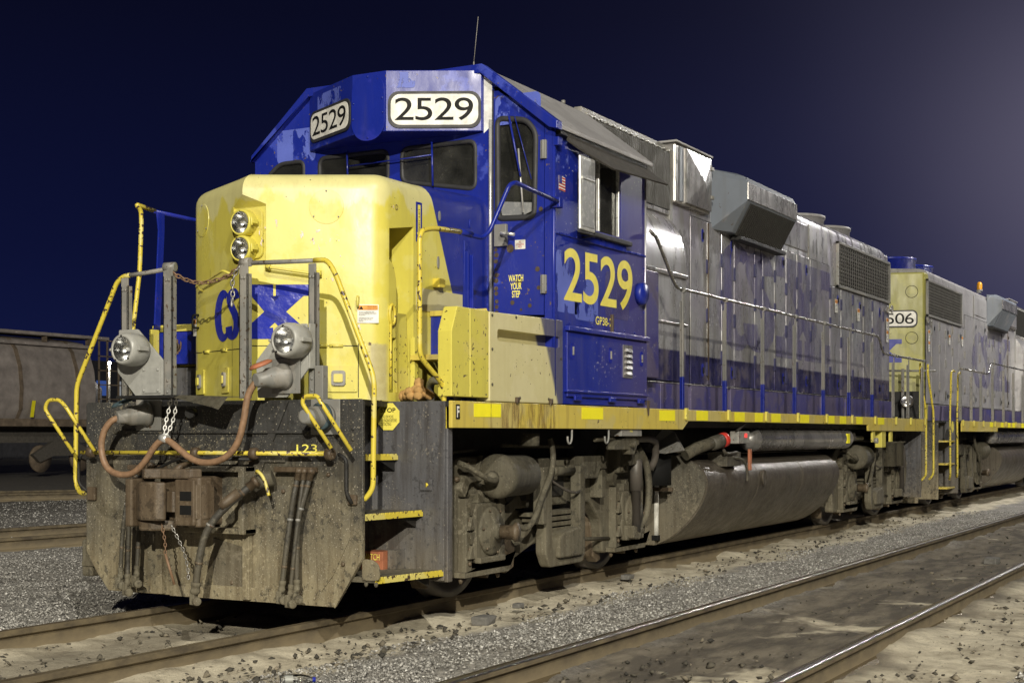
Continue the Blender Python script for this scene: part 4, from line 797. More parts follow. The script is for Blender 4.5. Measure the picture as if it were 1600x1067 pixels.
# handrail by the near steps and landing
MB().tube(bend([(.70, -1.31, .935), (.76, -1.36, .935), (.76, -1.44, .96), (.745, -1.435, 1.64), (.45, -1.42, 1.83), (.45, -1.42, 2.64), (.48, -1.42, 2.70), (.62, -1.42, 2.735), (1.02, -1.42, 2.757)], .07), .0185, 10).build('handrail', 'yellow_pipe', LO)
MB().tube(bend([(1.0, -1.42, 2.755), (1.30, -1.43, 2.745), (1.36, -1.46, 2.80), (1.50, -1.55, 3.16), (1.58, -1.56, 3.19), (2.28, -1.56, 3.145)], .05), .0175, 10).build('handrail', 'blue_clean', LO)
MB().tube([(1.0, -1.42, 2.757), (1.16, -1.42, 2.752)], .023, 10).build('pipe_sleeve', 'blue_clean', LO)
mb = MB(); mb.box(1.045, 1.125, -1.43, -1.415, 2.20, 2.70); mb.box(1.045, 1.057, -1.46, -1.43, 2.20, 2.62); mb.box(1.113, 1.125, -1.46, -1.43, 2.20, 2.60); mb.build('handrail_post', 'blue_clean', LO, .004)
B('flange', 'stepwell', LO, .70, .714, -1.36, -1.26, .895, .975, .004)
# far side handrails
MB().tube(bend([(.55, 1.42, 1.53), (.60, 1.42, 1.70), (.745, 1.42, 2.60), (.765, 1.42, 3.0), (.76, 1.42, 3.09), (.70, 1.42, 3.13), (.92, 1.42, 3.105)], .06), .0185, 10).build('handrail', 'yellow_pipe', LO)
MB().tube([(.90, 1.42, 3.103), (1.5, 1.38, 3.085), (2.28, 1.40, 3.06)], .0165, 10).build('handrail', 'blue_clean', LO)
p_ = MB().prism([(.90, 2.14), (.97, 2.14), (1.02, 2.95), (1.02, 3.09), (.93, 3.09), (.95, 2.95)], fxz, 1.405, 1.42).build('handrail_post', 'blue_clean', LO, .004)
B('post_base', 'yellow', p_, .86, .95, 1.40, 1.425, 1.53, 2.14, .004)
# ---- cab
CX0, CX1 = 2.30, 4.17
wnd = [rpoly([(-.07, 3.43), (-.79, 3.31), (-.79, 3.71), (-.07, 3.71)], .07), rpoly([(.07, 3.43), (.07, 3.71), (.79, 3.71), (.79, 3.31)], .07), rpoly([(.96, 3.30), (.96, 3.70), (1.22, 3.70), (1.36, 3.60), (1.36, 3.30)], .06)]
dwin = rpoly([(-1.0, 3.05), (-1.34, 3.04), (-1.355, 3.72), (-1.27, 3.83), (-1.0, 3.87)], .06)
dhole = [(-.955, 2.23), (-1.435, 2.23), (-1.435, 3.82), (-1.38, 3.90), (-1.05, 4.13), (-.955, 4.13)]
front = [(-1.50, 1.54), (-1.50, 3.775), (-.87, 4.255), (.87, 4.255), (1.50, 3.775), (1.50, 1.54)]
cab = MB().prism(front, fyz, CX0, CX0 + .04, [w[::1] for w in wnd] + [dhole]).build('cab_front', 'blue', LO, 0)
def gasket(loop, fn, w0, w1, mat, par, r=.022, name='window_gasket'):
    mb = MB().tube([fn(a, b_, (w0 + w1) / 2) for a, b_ in loop], r, 8, True); return mb.build(name, mat, par)
def pane(loop, fn, w, par): 
    mb = MB().prism(loop, fn, w, w + .004); return mb.build('window_pane', 'glass', par)
for w_ in wnd:
    g = gasket(w_, fyz, CX0 - .01, CX0 + .03, 'rubber', cab); pane(w_, fyz, CX0 + .012, g)
door = MB().prism([(-.965, 2.27), (-1.425, 2.25), (-1.43, 3.80), (-1.375, 3.875), (-1.04, 4.095), (-.965, 4.095)], fyz, CX0 + .0, CX0 + .045, [dwin]).build('cab_door', 'blue', LO, 0)
g = gasket(dwin, fyz, CX0 - .005, CX0 + .02, 'rubber', door, .026); pane(dwin, fyz, CX0 + .02, g)
MB().prism(rpoly([(-1.02, 3.19), (-1.33, 3.16), (-1.33, 3.10), (-1.24, 3.065), (-1.04, 3.07)], .02), fyz, CX0 + .008, CX0 + .014).build('lower_glass', 'mirror_pane', g); MB().tube([(CX0 + .1, -1.30, 3.1), (CX0 + .1, -1.31, 3.7)], .012, 6).build('inner_frame', 'print_yellow', g)
MB().tube([(CX0 - .02, -.945, 2.25), (CX0 - .02, -.945, 3.86)], .013, 8).build('door_edge_pipe', 'silver_frame', cab); B('door_frame_strip', 'rubber', cab, CX0 - .012, CX0 + .01, -.966, -.957, 2.25, 4.1, 0)
for z_ in (3.50, 2.42): MB().box(CX0 - .02, CX0 + .01, -1.455, -1.405, z_, z_ + .15).tube([(CX0 - .022, -1.43, z_), (CX0 - .022, -1.43, z_ + .15)], .012, 6).build('door_hinge', 'steel_grey', door, .003)
hd = B('door_handle', 'steel_grey', door, CX0 - .035, CX0, -1.10, -.985, 2.82, 3.0, .006); MB().tube(bend([(CX0 - .035, -1.06, 2.92), (CX0 - .08, -1.08, 2.92), (CX0 - .08, -1.20, 2.90)], .02), .014, 8).build('lever', 'silver_frame', hd)
text('door_text', 'WATCH\nYOUR\nSTEP', (CX0, -1.105, 2.40), (0, -1, 0), (0, 0, 1), .135, .185, 'worn_yellow', door, .015, align='CENTER')
sg = sheet('door_sign', rrect(0, .095, 0, .075, .002), (CX0, -1.165, 2.79), (0, -1, 0), (0, 0, 1), 'label_white', door); text('sign_text', 'FIRE\nEXTINGUISHER\nINSIDE', (CX0, -1.175, 2.80), (0, -1, 0), (0, 0, 1), .075, .055, 'red', sg, align='CENTER', eps=.006)
for i in range(13): z_ = 2.28 + .052 * i + random.uniform(-.01, .01); sheet('rust_spot', circ(0, 0, random.uniform(.010, .022), 9), (CX0, -.985 - random.uniform(0, .01), z_), (0, -1, 0), (0, 0, 1), 'coupler_rust', door, .001)
for y, z_, r_ in ((-1.37, 2.62, .022), (-1.38, 2.47, .018), (-1.12, 2.80, .035), (-1.30, 2.33, .018), (-1.14, 2.36, .02), (-1.40, 3.1, .02), (-1.01, 4.03, .025), (-1.22, 2.30, .012), (-1.2, 2.53, .03)):
    sheet('rust_spot', circ(0, 0, r_, 10), (CX0, y, z_), (0, -1, 0), (0, 0, 1), 'coupler_rust', door, .001)
for (y, z_, w_, h_, m_) in ((-.98, 3.86, .42, .24, 'pale_blue_patch'), (.95, 3.74, .42, .30, 'pale_blue_patch')):
    sheet('faded_patch', rrect(0, w_, 0, h_, .05), (CX0, y + (0 if y < 0 else .3), z_ - .05), (0, -1, 0), (0, 0, 1), m_, cab if y > 0 else door, .0015)
sheet('bleached_patch', [(0, 0), (.078, .06), (.078, .44), (.0, .50)], (CX0, -.873, 3.76), (0, -1, 0), (0, 0, 1), 'white', cab, .002)
sheet('bleached_patch', [(0, 0), (.02, .04), (-.40, .345), (-.42, .33)], (CX0, -1.40, 3.855), (0, -1, 0), (0, 0, 1), 'white', cab, .002)
# windscreen wipers
def wiper(a, b_, c, par, mat='blue_clean'):
    w = MB().tube([a, b_], .009, 6).tube([(a[0], a[1] - .05, a[2]), (b_[0], b_[1] - .10, b_[2] - .03)], .004, 6).build('wiper_arm', mat, par)
    MB().tube([c[0], c[1]], .008, 6).build('wiper_blade', 'silver_frame', w); return w
wiper((CX0 - .06, -1.14, 3.86), (CX0 - .04, -1.235, 3.37), ((CX0 - .02, -1.205, 3.60), (CX0 - .02, -1.25, 3.08)), door)
MB().tube([(CX0 - .05, -.40, 3.73), (CX0 - .05, -.41, 3.36)], .009, 6).tube([(CX0 - .05, -.40, 3.62), (CX0 - .05, .45, 3.60)], .006, 6).tube([(CX0 - .05, .46, 3.73), (CX0 - .05, .45, 3.45)], .009, 6).build('wiper_arm', 'blue_clean', cab)
# headboard with number boards
hbp = [(2.30, .87), (2.27, .87), (1.905, .16), (1.905, -.175), (2.27, -.87), (2.30, -.87)]
def arcz(y): return 3.775
hbd = MB().prism(hbp, fxy, 3.775, 4.275).build('headboard', 'blue', cab, .006)
cp_ = MB().prism([(a, b_) for a, b_ in rrect(-.172, .158, 3.71, 4.265, .155, 8)], fyz, 1.885, 1.90).build('class_light_cover', 'blue_clean', hbd, .004)
rivets('screws', [(1.885, y, z_) for y, z_ in ((-.007, 4.24), (-.007, 3.735), (-.15, 4.05), (.135, 4.03), (.14, 3.9), (-.155, 3.93))], (-1, 0, 0), 'blue_clean', cp_, .009)
def numberboard(o, right, w, h, body, par, x0=0.0):
    r_ = Vector(right).normalized(); o = Vector(o)
    f = sheet('number_board', rrect(0, w, 0, h, h * .30, 6), o, r_, (0, 0, 1), 'rubber', par, .001, t=.012)
    sheet('lit_panel', rrect(.024, w - .024, .024, h - .024, h * .26, 6), o, r_, (0, 0, 1), 'label_white', f, .013, t=.003)
    return text('number_text', body, o + r_ * (w * .075 + x0) + Vector((0, 0, h * .20)), r_, (0, 0, 1), w * .84, h * .62, 'black', f, .002, .92, eps=.018)
rb = Vector((.365, -.695, 0)).normalized(); lb_ = Vector((-.365, -.71, 0)).normalized()
numberboard(Vector((1.905, -.175, 3.80)) + rb * .015, rb, .765, .30, '2529', hbd)
numberboard(Vector((2.265, .862, 3.83)) + lb_ * .02, lb_, .745, .27, '2529', hbd)
for (o, r_, w_, h_) in ((Vector((1.905, -.175, 4.13)), rb, .24, .13), (Vector((2.2, .73, 4.05)), lb_, .45, .18)):
    sheet('faded_patch', rrect(0, w_, 0, h_, .03), o, r_, (0, 0, 1), 'pale_blue_patch', hbd, .003)
sheet('bleached_patch', rrect(0, .18, 0, .09, .03), Vector((1.905, -.175, 4.16)) + rb * .58, rb, (0, 0, 1), 'white_patch', hbd, .004)
# bell and horn bits seen over the far side of the nose
bl = MB().lathe([(.02, .10), (.05, .09), (.07, .04), (.11, 0), (.115, -.01)], (1.7, .92, 3.24), (0, 0, 1), 18).build('bell', 'blue_clean', LO); MB().tube([(1.7, .92, 3.24), (1.7, .95, 3.36), (1.7, .98, 3.40)], .022, 8).build('bell_bracket', 'steel_grey', bl)
MB().tube([(1.7, .92, 3.18), (1.7, .92, 3.25)], .035, 8).build('bell_post', 'blue_clean', bl)
# roof, side, visor
rp = [(1.52, 3.735), (1.52, 3.77), (.88, 4.30), (-.88, 4.30), (-1.56, 3.77), (-1.56, 3.735), (-1.50, 3.76), (-.87, 4.265), (.87, 4.265), (1.50, 3.76)]
rf = MB().prism(rp, fyz, 2.33, 4.22).build('cab_roof', 'roof_grey', LO, .008)
MB().prism([(1.50, 3.72), (1.50, 3.785), (.885, 4.32), (-.885, 4.32), (-1.575, 3.785), (-1.575, 3.72), (-1.50, 3.74), (-.87, 4.245), (.87, 4.245), (1.50, 3.74)], fyz, 2.24, 2.335).build('roof_front_edge', 'blue', rf, .006)
sheet('bleached_strip', [(0, 0), (.60, .0), (.60, .045), (0, .045)], (2.238, -.95, 4.245), (0, -.79, -.615), (0, -.615, .79), 'white_patch', rf, .001)
B('roof_hatch', 'roof_grey', rf, 2.9, 3.9, -.45, .45, 4.302, 4.335, .01)
cs = MB().prism([(CX0 + .005, 1.54), (CX1, 1.54), (CX1, 3.74), (CX0 + .005, 3.76)], fxz, -1.505, -1.46, [rrect(3.02, 3.62, 3.02, 3.62, .03)]).build('cab_side', 'blue_side', LO, 0)
MB().tube([(CX0 + .02, -1.505, 1.6), (CX0 + .02, -1.505, 3.76)], .018, 8).build('corner_bead', 'blue_clean', cs); MB().tube([(CX1 - .005, -1.505, 1.56), (CX1 - .005, -1.505, 3.70)], .012, 8).build('corner_bead', 'hood', cs)
fr_ = MB(); fr_.box(3.03, 3.05, -1.52, -1.49, 3.0, 3.64); fr_.box(3.15, 3.175, -1.515, -1.485, 3.02, 3.62); fr_.box(3.56, 3.575, -1.515, -1.485, 3.02, 3.62); fr_.box(3.0, 3.64, -1.52, -1.49, 3.61, 3.63)
fr_ = fr_.build('side_window_frame', 'silver_frame', cs, .004); MB().box(3.03, 3.61, -1.482, -1.478, 3.02, 3.62).build('window_pane', 'glass', fr_)
B('arm_rest', 'rubber', fr_, 2.80, 3.76, -1.56, -1.49, 2.955, 2.995, .008); B('arm_rest_bracket', 'blue_clean', fr_, 2.85, 3.70, -1.525, -1.49, 2.90, 2.955, .004)
mr = B('wind_deflector', 'silver_frame', cs, 2.545, 2.825, -1.635, -1.61, 2.955, 3.56, .01); B('deflector_pane', 'mirror_pane', mr, 2.57, 2.80, -1.640, -1.634, 2.985, 3.53, .004)
B('deflector_bar', 'silver_frame', mr, 2.57, 2.80, -1.646, -1.638, 3.37, 3.385, 0); MB().tube([(2.84, -1.50, 2.93), (2.84, -1.62, 2.93), (2.84, -1.62, 3.58)], .010, 6).tube([(2.54, -1.62, 2.94), (2.84, -1.62, 2.94)], .01, 6).build('deflector_post', 'rubber', mr)
MB().add([(2.48, -1.56, 3.715), (4.14, -1.56, 3.69), (4.20, -1.72, 3.56), (3.05, -1.70, 3.52), (2.62, -1.60, 3.62), (2.48, -1.55, 3.68)] + [(2.48, -1.55, 3.70), (4.14, -1.55, 3.68), (4.20, -1.71, 3.55), (3.05, -1.69, 3.51), (2.62, -1.59, 3.61), (2.48, -1.54, 3.67)],
         [(0, 1, 2, 3, 4, 5), (11, 10, 9, 8, 7, 6), (0, 5, 11, 6), (5, 4, 10, 11), (4, 3, 9, 10), (3, 2, 8, 9), (2, 1, 7, 8), (1, 0, 6, 7)]).build('window_visor', 'awning', LO)
B('gutter', 'under_dark', LO, 2.36, 4.1, -1.55, -1.50, 3.70, 3.735, .004)
B('grab_socket', 'blue_clean', cs, 2.30, 2.37, -1.56, -1.50, 3.60, 3.67, .006); B('grab_socket', 'blue_clean', cs, 2.28, 2.34, -1.58, -1.50, 3.10, 3.18, .006)
text('cab_number', '2529', (2.50, -1.505, 2.375), (1, 0, .012), (0, 0, 1), 1.37, .44, 'print_yellow', cs, .012, .95, eps=.003)
text('model_text', 'GP38-2', (3.10, -1.505, 2.225), (1, 0, 0), (0, 0, 1), .33, .07, 'worn_yellow', cs, .01)
fl = sheet('flag_decal', [(0, 0), (.115, 0), (.115, .115), (0, .115)], (2.405, -1.505, 3.265), (1, 0, -.05), (0, 0, 1), 'label_white', cs)
for i in range(5): sheet('flag_stripe', [(0, .002 + i * .024), (.115, .002 + i * .024), (.115, .013 + i * .024), (0, .013 + i * .024)], (2.405, -1.505, 3.265), (1, 0, -.05), (0, 0, 1), 'red', fl, .005)
sheet('flag_union', [(0, .055), (.05, .055), (.05, .115), (0, .115)], (2.405, -1.505, 3.265), (1, 0, -.05), (0, 0, 1), 'flag_blue', fl, .007)
for o, w_, h_ in (((2.36, -1.505, 2.28), .42, .50), ((2.70, -1.505, 2.24), .45, .35), ((3.3, -1.505, 2.3), .5, .4), ((2.33, -1.505, 3.45), .25, .25)):
    sheet('faded_patch', rrect(0, w_, 0, h_, .05), o, (1, 0, 0), (0, 0, 1), 'pale_blue_patch' if o[0] < 2.8 else 'ghost_blue', cs, .001)
MB().lathe([(.10, 0), (.10, .05), (.085, .065), (0, .07)], (4.02, -1.505, 2.56), (0, -1, 0), 24).build('vent_cap', 'blue_clean', cs)
B('seam_strip', 'blue_clean', cs, 2.34, 4.165, -1.514, -1.505, 2.905, 2.925, .002)
rivets('rivets', [(2.45 + .135 * i, -1.514, 2.915) for i in range(13)] + [(x, -1.505, z_) for x in (4.13,) for z_ in (3.5, 3.3, 3.1, 2.8, 2.6, 2.4, 2.0)] + [(2.38 + .22 * i, -1.505, 2.20) for i in range(8)], (0, -1, 0), 'blue_clean', cs, .009)
tb = B('hinge_rail', 'blue_side', cs, 2.52, 4.18, -1.55, -1.505, 2.135, 2.175, .006)
ed = MB().prism([(2.53, 1.60), (4.16, 1.60), (4.16, 2.125), (2.53, 2.125)], fxz, -1.525, -1.505).build('cabinet_door', 'blue_side', cs, .004); B('door_bottom_rail', 'blue_side', cs, 2.5, 4.18, -1.54, -1.505, 1.635, 1.655, .004)
lv_ = sheet('louvre_plate', rrect(0, .20, 0, .29, .006), (3.62, -1.525, 1.79), (1, 0, 0), (0, 0, 1), 'bare_metal', ed, .001, t=.006)
for i in range(5): MB().prism([(0, 0), (0, .03), (-.02, 0)], lambda a, b_, w, i=i: (w, -1.532 + a, 1.82 + .05 * i + b_), 3.66, 3.79).build('louvre', 'bare_metal', lv_)
for x in (2.62, 3.36, 4.03):
    l = sheet('latch_pocket', rrect(-.03, .03, -.075, .06, .028), (x, -1.525, 1.98), (1, 0, 0), (0, 0, 1), 'print_blue', ed, .001, t=.004); B('latch', 'steel_grey', l, x - .008, x + .010, -1.54, -1.528, 1.94, 2.01, .003)
for x in (2.7, 3.38, 4.0): B('hinge_lug', 'blue_clean', ed, x - .06, x + .06, -1.545, -1.525, 1.57, 1.61, .004)
B('rust_bracket', 'coupler_rust', cs, 3.40, 3.43, -1.53, -1.505, 2.16, 2.33, .003); MB().prism([(4.13, 1.60), (4.19, 1.60), (4.16, 1.46)], fxz, -1.545, -1.535).build('dangling_plate', 'coupler_rust', cs)
# cab shell: rear wall, far side, floor and dim interior
B('cab_rear_wall', 'interior', LO, 4.10, 4.165, -1.46, 1.46, 1.6, 3.75, 0); B('inner_window', 'mirror_pane', LO, 4.09, 4.098, .3, 1.2, 3.1, 3.6, .01); B('electrical_cabinet', 'dl_grey', LO, 3.75, 4.05, -.6, .2, 2.3, 3.9, .02); B('cab_floor', 'interior', LO, 2.36, 4.09, -1.45, 1.45, 2.2, 2.24, 0)
MB().prism([(CX0 + .045, 1.54), (CX1, 1.54), (CX1, 3.74), (CX0 + .045, 3.75)], fxz, 1.46, 1.50, [rrect(2.75, 3.70, 3.02, 3.62, .03)]).build('far_cab_side', 'blue', LO)
B('control_stand', 'interior', LO, 2.7, 3.1, .2, .9, 2.25, 3.4, .03); B('seat', 'interior', LO, 3.2, 3.6, -1.2, -.75, 2.9, 3.5, .05); B('cab_heater', 'dl_grey', LO, 2.42, 2.6, -1.25, -1.08, 3.2, 3.45, .01)
an = MB().tube([(2.6, -.60, 4.30), (2.6, -.603, 4.45)], .006, 6).tube([(2.6, -.603, 4.45), (2.61, -.64, 4.83)], .0028, 5).build('antenna', 'steel_grey', rf)
MB().lathe([(.05, 0), (.05, .05), (.03, .10), (.0, .10)], (2.5, .42, 4.30), (0, 0, 1), 12).build('horn_cover', 'white', rf); MB().lathe([(.02, 0), (.02, .03)], (3.8, -.85, 4.31), (0, 0, 1), 8).build('roof_bolt', 'steel_grey', rf)
# ================================================================ parts shared by both locomotives (x runs rearward, hood rear at 15.59)
def hood(root, hm, boxm, second=False):
    XE = 15.59
    prof = [(-.9, 1.54), (-.9, 4.13)] + [(-.9 + .16 * (1 - math.cos(R(a))), 4.13 + .16 * math.sin(R(a))) for a in (30, 60, 90)] + [(0, 4.34)]
    prof = prof + [(-y, z_) for y, z_ in prof[::-1][1:]]
    x0 = 6.28
    body = MB().prism(prof, fyz, x0, XE - .28).build('long_hood', hm, root); auto(body, 24)
    e = MB()      # V shaped hood end
    pe = [(XE - .281, -.9), (XE - .10, -.9), (XE - .03, -.885), (XE, -.86), (XE + .26, 0), (XE, .86), (XE - .03, .885), (XE - .10, .9), (XE - .281, .9)]
    hoodend = e.prism(pe, fxy, 1.54, 4.20).build('hood_end', hm if not second else 'end_yellow', root, .03)
    fore = MB().prism([(-.9, 1.54), (-.9, 3.6), (.9, 3.6), (.9, 1.54)], fyz, 4.17, x0).build('engine_room_front', hm, root)
    # air intake
    B('intake_core', 'grille_dark', root, 4.20, 6.15, -.85, .85, 3.6, 4.28, 0)
    mb = MB()
    for i in range(40): x = 4.22 + .0485 * i; mb.add([(x, -.86, 3.66), (x + .035, -.93, 3.66), (x + .045, -.93, 3.66), (x + .047, -.86, 3.66), (x, -.86, 4.26), (x + .035, -.93, 4.26), (x + .045, -.93, 4.26), (x + .047, -.86, 4.26)], [(0, 1, 5, 4), (1, 2, 6, 5), (2, 3, 7, 6), (0, 3, 2, 1), (4, 5, 6, 7)])
    mb.build('intake_vanes', 'grille_dark', root, kind='stuff')
    tp = MB().box(4.2, 6.2, -.90, -.74, 4.28, 4.31).box(4.2, 6.25, -.84, -.76, 4.31, 4.37).build('intake_top_rail', 'steel_grey', root, .006)
    mb = MB()
    for i in range(14): mb.box(4.3 + .14 * i, 4.33 + .14 * i, -.935, -.90, 4.275, 4.283)
    mb.build('intake_clips', 'silver_frame', root, kind='stuff')
    B('intake_roof', 'steel_grey', root, 4.2, 6.2, -.72, .85, 4.29, 4.38, .02); B('intake_sill', 'bare_metal', root, 4.2, 6.25, -.92, -.86, 3.60, 3.65, .006)
    B('intake_end_post', 'steel_grey', root, 6.16, 6.25, -.925, -.86, 3.0, 4.30, .006)
    # filter box
    fb = B('filter_box', 'bare_metal' if not second else hm, root, 6.25, 7.28, -.955, .955, 3.75, 4.385, .02)
    B('box_channel', 'pod_grey', fb, 6.36, 6.46, -.966, -.955, 3.78, 4.36, .004)
    MB().add([(6.50, -.985, 3.78), (7.24, -.985, 3.78), (7.24, -.985, 4.36), (6.50, -.985, 4.36), (6.96, -1.02, 4.07), (6.5, -.956, 3.78), (7.24, -.956, 3.78), (7.24, -.956, 4.36), (6.5, -.956, 4.36)],
             [(0, 1, 4), (1, 2, 4), (2, 3, 4), (3, 0, 4), (0, 5, 6, 1), (1, 6, 7, 2), (2, 7, 8, 3), (3, 8, 5, 0)]).build('box_door', 'bare_metal' if not second else hm, fb)
    for z_ in (4.24, 3.92): B('door_catch', 'steel_grey', fb, 7.22, 7.29, -1.0, -.96, z_, z_ + .04, .004)
    B('box_lid', 'roof_grey', fb, 6.22, 7.31, -.98, .98, 4.387, 4.41, .006)
    # blower housing and small cabinet behind the cab
    bp = [(-.9, 1.84), (-1.10, 1.84), (-1.10, 3.05), (-1.09, 3.20), (-1.05, 3.36), (-.99, 3.48), (-.9, 3.58)]
    b_ = MB().prism(bp, fyz, 4.17, 6.18).build('blower_housing', hm, root); auto(b_, 20)
    B('housing_strip', 'bare_metal', b_, 4.17, 6.19, -1.125, -1.10, 2.915, 2.955, .006); B('housing_strip', 'bare_metal', b_, 4.17, 6.19, -1.118, -1.10, 2.42, 2.44, .004)
    if not second: B('side_cabinet', 'violet_box', root, 4.175, 5.12, -1.24, -1.11, 1.84, 2.88, .012)
    B('hood_frame_post', hm, root, 6.22, 6.75, -.912, -.90, 1.84, 3.73, .004)
    B('door_gap_shade', 'black', root, 6.76, 15.57, -.908, -.902, 1.84, 3.69 if False else 3.41, 0); B('door_gap_shade', 'black', root, 6.76, 12.13, -.908, -.902, 3.415, 3.69, 0)  # black backing added so the gaps between doors look shaded
    # doors
    dl = [6.77, 7.28, 7.74, 8.17, 8.90, 9.20, 9.66, 10.13, 10.59, 11.20, 12.14, 12.70, 13.32, 13.93, 14.46, 15.13, 15.56]
    for i, (a, b2) in enumerate(zip(dl, dl[1:])):
        zt = 3.68 if b2 < 12.2 else 3.40
        d = B('hood_door', hm, root, a + .008, b2 - .008, -.913 - .002 * (i % 3), -.909, 1.85, zt)
        if b2 - a > .4 and i % 2 == 0:
            for z_ in (2.02, zt - .16):
                l = sheet('latch_pocket', rrect(-.028, .028, -.085, .06, .026), ((a + b2) / 2 + .12, -.913 - .002 * (i % 3), z_), (1, 0, 0), (0, 0, 1), 'print_blue' if not second else 'pod_grey', d, .001, t=.003)
                B('latch', 'black', l, (a + b2) / 2 + .11, (a + b2) / 2 + .13, -.934, -.917, z_ - .05, z_ + .02, .002)
    mb = MB()
    for i, x in enumerate(dl[1:-1]):
        for z_ in ((2.10, 2.80, 3.22) if i % 2 else (1.95, 2.55, 3.10)):
            mb.box(x - .026, x + .026, -.932, -.910, z_, z_ + .15)
    mb.build('door_hinges', 'steel_grey' if second else 'hinge_blue', root, kind='stuff')
    MB().tube([(7.28, -.93, 1.9), (7.28, -.93, 3.66)], .010, 6).build('hinge_rod', 'coupler_rust', root)
    for x, z_ in ((12.35, 3.16), (13.55, 3.12), (15.3, 3.10), (15.3, 2.9)):
        w_ = warning((x, -.925, z_ - .12), (1, 0, 0), .14, .19, root)
    # ledge box along the walkway
    for a, b2 in zip([5.13, 5.5, 6.33, 7.55, 8.72, 9.91, 11.10, 12.30, 13.4], [5.49, 6.25, 7.47, 8.64, 9.83, 11.02, 12.22, 13.38, 15.0]):
        B('ledge_panel', boxm, root, a, b2, -1.10, -.90, 1.535, 1.81, .004)
    B('ledge_top', 'bare_metal', root, 5.13, 14.5, -1.105, -.90, 1.812, 1.824, .004)
    # grey louvred pod
    def sec(x, k): return [(x, -.9 - (y - .9) * k, z_) for y, z_ in ((.9, 4.30), (1.08, 4.29), (1.17, 4.25), (1.21, 4.18), (1.21, 3.97), (1.02, 3.62), (.9, 3.62))]
    S = [sec(7.42, .02), sec(7.80, 1), sec(9.62, 1), sec(9.72, .05)]; Vv = [p for q in S for p in q]; m7 = 7; F = []
    for a in range(3): F += [(a * m7 + i, a * m7 + (i + 1) % m7, (a + 1) * m7 + (i + 1) % m7, (a + 1) * m7 + i) for i in range(m7)]
    F += [tuple(range(m7)), tuple(range(4 * m7 - 1, 3 * m7 - 1, -1))]
    pod = MB().add(Vv, F).build('resistor_pod', 'pod_grey', root, .008)
    MB().box(7.79, 9.64, -1.222, -1.21, 3.98, 4.18).build('pod_band', 'bare_metal', pod, .004)
    mb = MB(); u = Vector((0, .19, -.35)).normalized(); nn = Vector((0, -.35, -.19)).normalized()
    for i in range(27):
        x = 7.92 + .062 * i; a = Vector((x, -1.205, 3.955)); V8 = [a + Vector((dx, 0, 0)) + u * s_ + nn * h_ for dx in (0, .03) for s_ in (0, .40) for h_ in (0, .018)]
        mb.add(V8, [(0, 1, 3, 2), (4, 6, 7, 5), (0, 4, 5, 1), (2, 3, 7, 6), (0, 2, 6, 4), (1, 5, 7, 3)])
    mb.build('pod_louvres', 'grille_dark' if not second else 'pod_grey', pod, kind='stuff')
    B('pod_shelf', 'under_dark', pod, 8.0, 9.7, -1.06, -.93, 3.56, 3.60, .004)
    # radiator screen
    x0r, x1r = 12.53, 15.48
    B('screen_back', 'black', root, x0r, x1r, -.912, -.902, 3.45, 4.04, 0); f_ = MB()
    for q in ((x0r - .04, x0r, 3.41, 4.08), (x1r, x1r + .04, 3.41, 4.08)): f_.box(q[0], q[1], -.945, -.9, q[2], q[3])
    f_.box(x0r - .04, x1r + .04, -.945, -.9, 4.04, 4.08).box(x0r - .04, x1r + .04, -.945, -.9, 3.41, 3.45)
    f_ = f_.build('screen_frame', 'steel_grey', root, .004); mb = MB()
    for i in range(29): x = x0r + (x1r - x0r) * i / 28; mb.box(x - .008, x + .008, -.938, -.930, 3.44, 4.05)
    for i in range(12): z_ = 3.45 + .59 * i / 11; r_ = .010 if i % 4 == 0 else .006; mb.box(x0r, x1r, -.930, -.924, z_ - r_, z_ + r_)
    mb.build('screen_wires', 'mesh_wire', f_, kind='stuff')
    B('roof_seam', 'steel_grey', root, 11.15, 11.18, -.912, -.90, 3.42, 4.15, .002); B('roof_panel', hm, root, 9.85, 11.12, -.912, -.90, 3.76, 4.12, .006)
    for xc in (13.2, 14.62):
        MB().lathe([(.50, 0), (.50, .20), (.52, .20), (.52, .24), (.46, .24), (.46, .18), (.0, .18)], (xc, 0, 4.33), (0, 0, 1), 32).build('roof_fan', 'blue_clean' if second else 'roof_grey', root)
    B('exhaust_stack', 'dark_brown_metal', root, 9.9, 10.4, -.25, .25, 4.33, 4.50, .02)
    sh = MB().tube([(15.30 + .05 * math.cos(a), -.95, 3.30 + .05 * math.sin(a)) for a in (2 * math.pi * i / 12 for i in range(12))], .015, 6, True)
    sh.tube([(15.58 + .05 * math.cos(a), -.95, 3.33 + .05 * math.sin(a)) for a in (2 * math.pi * i / 12 for i in range(12))], .015, 6, True).tube([(15.35, -.95, 3.305), (15.53, -.95, 3.325)], .014, 6)
    sh.build('tow_shackle', 'steel_grey', root)
    return hoodend

def sill(root, second=False):
    s_ = MB().prism([(.72, 1.53), (.72, 1.338), (5.05, 1.338), (5.20, 1.422), (11.93, 1.422), (11.95, 1.338), (15.42, 1.338), (15.42, 1.53)], fxz, -1.52, -1.49).build('side_sill', 'yellow_dirty', root, .004)
    MB().prism([(.72, 1.53), (.72, 1.338), (15.42, 1.338), (15.42, 1.53)], fxz, 1.49, 1.52).build('side_sill', 'yellow_dirty', root, .004)
    for a, b2 in ((1.02, 1.42), (2.80, 3.22), (4.46, 4.84), (5.40, 5.72), (6.5, 6.82), (7.15, 7.42), (7.72, 8.05), (8.8, 9.15), (9.95, 10.25), (10.5, 10.8), (11.3, 11.62), (12.45, 12.8)):
        sheet('reflective_tape', [(0, 0), (b2 - a, .002), (b2 - a, .10), (0, .098)], (a, -1.52, 1.418 if a < 5 else 1.428), (1, 0, 0), (0, 0, 1), 'tape_yellow' if not second or a > 5 else 'worn_yellow', s_, .0015)
    return s_
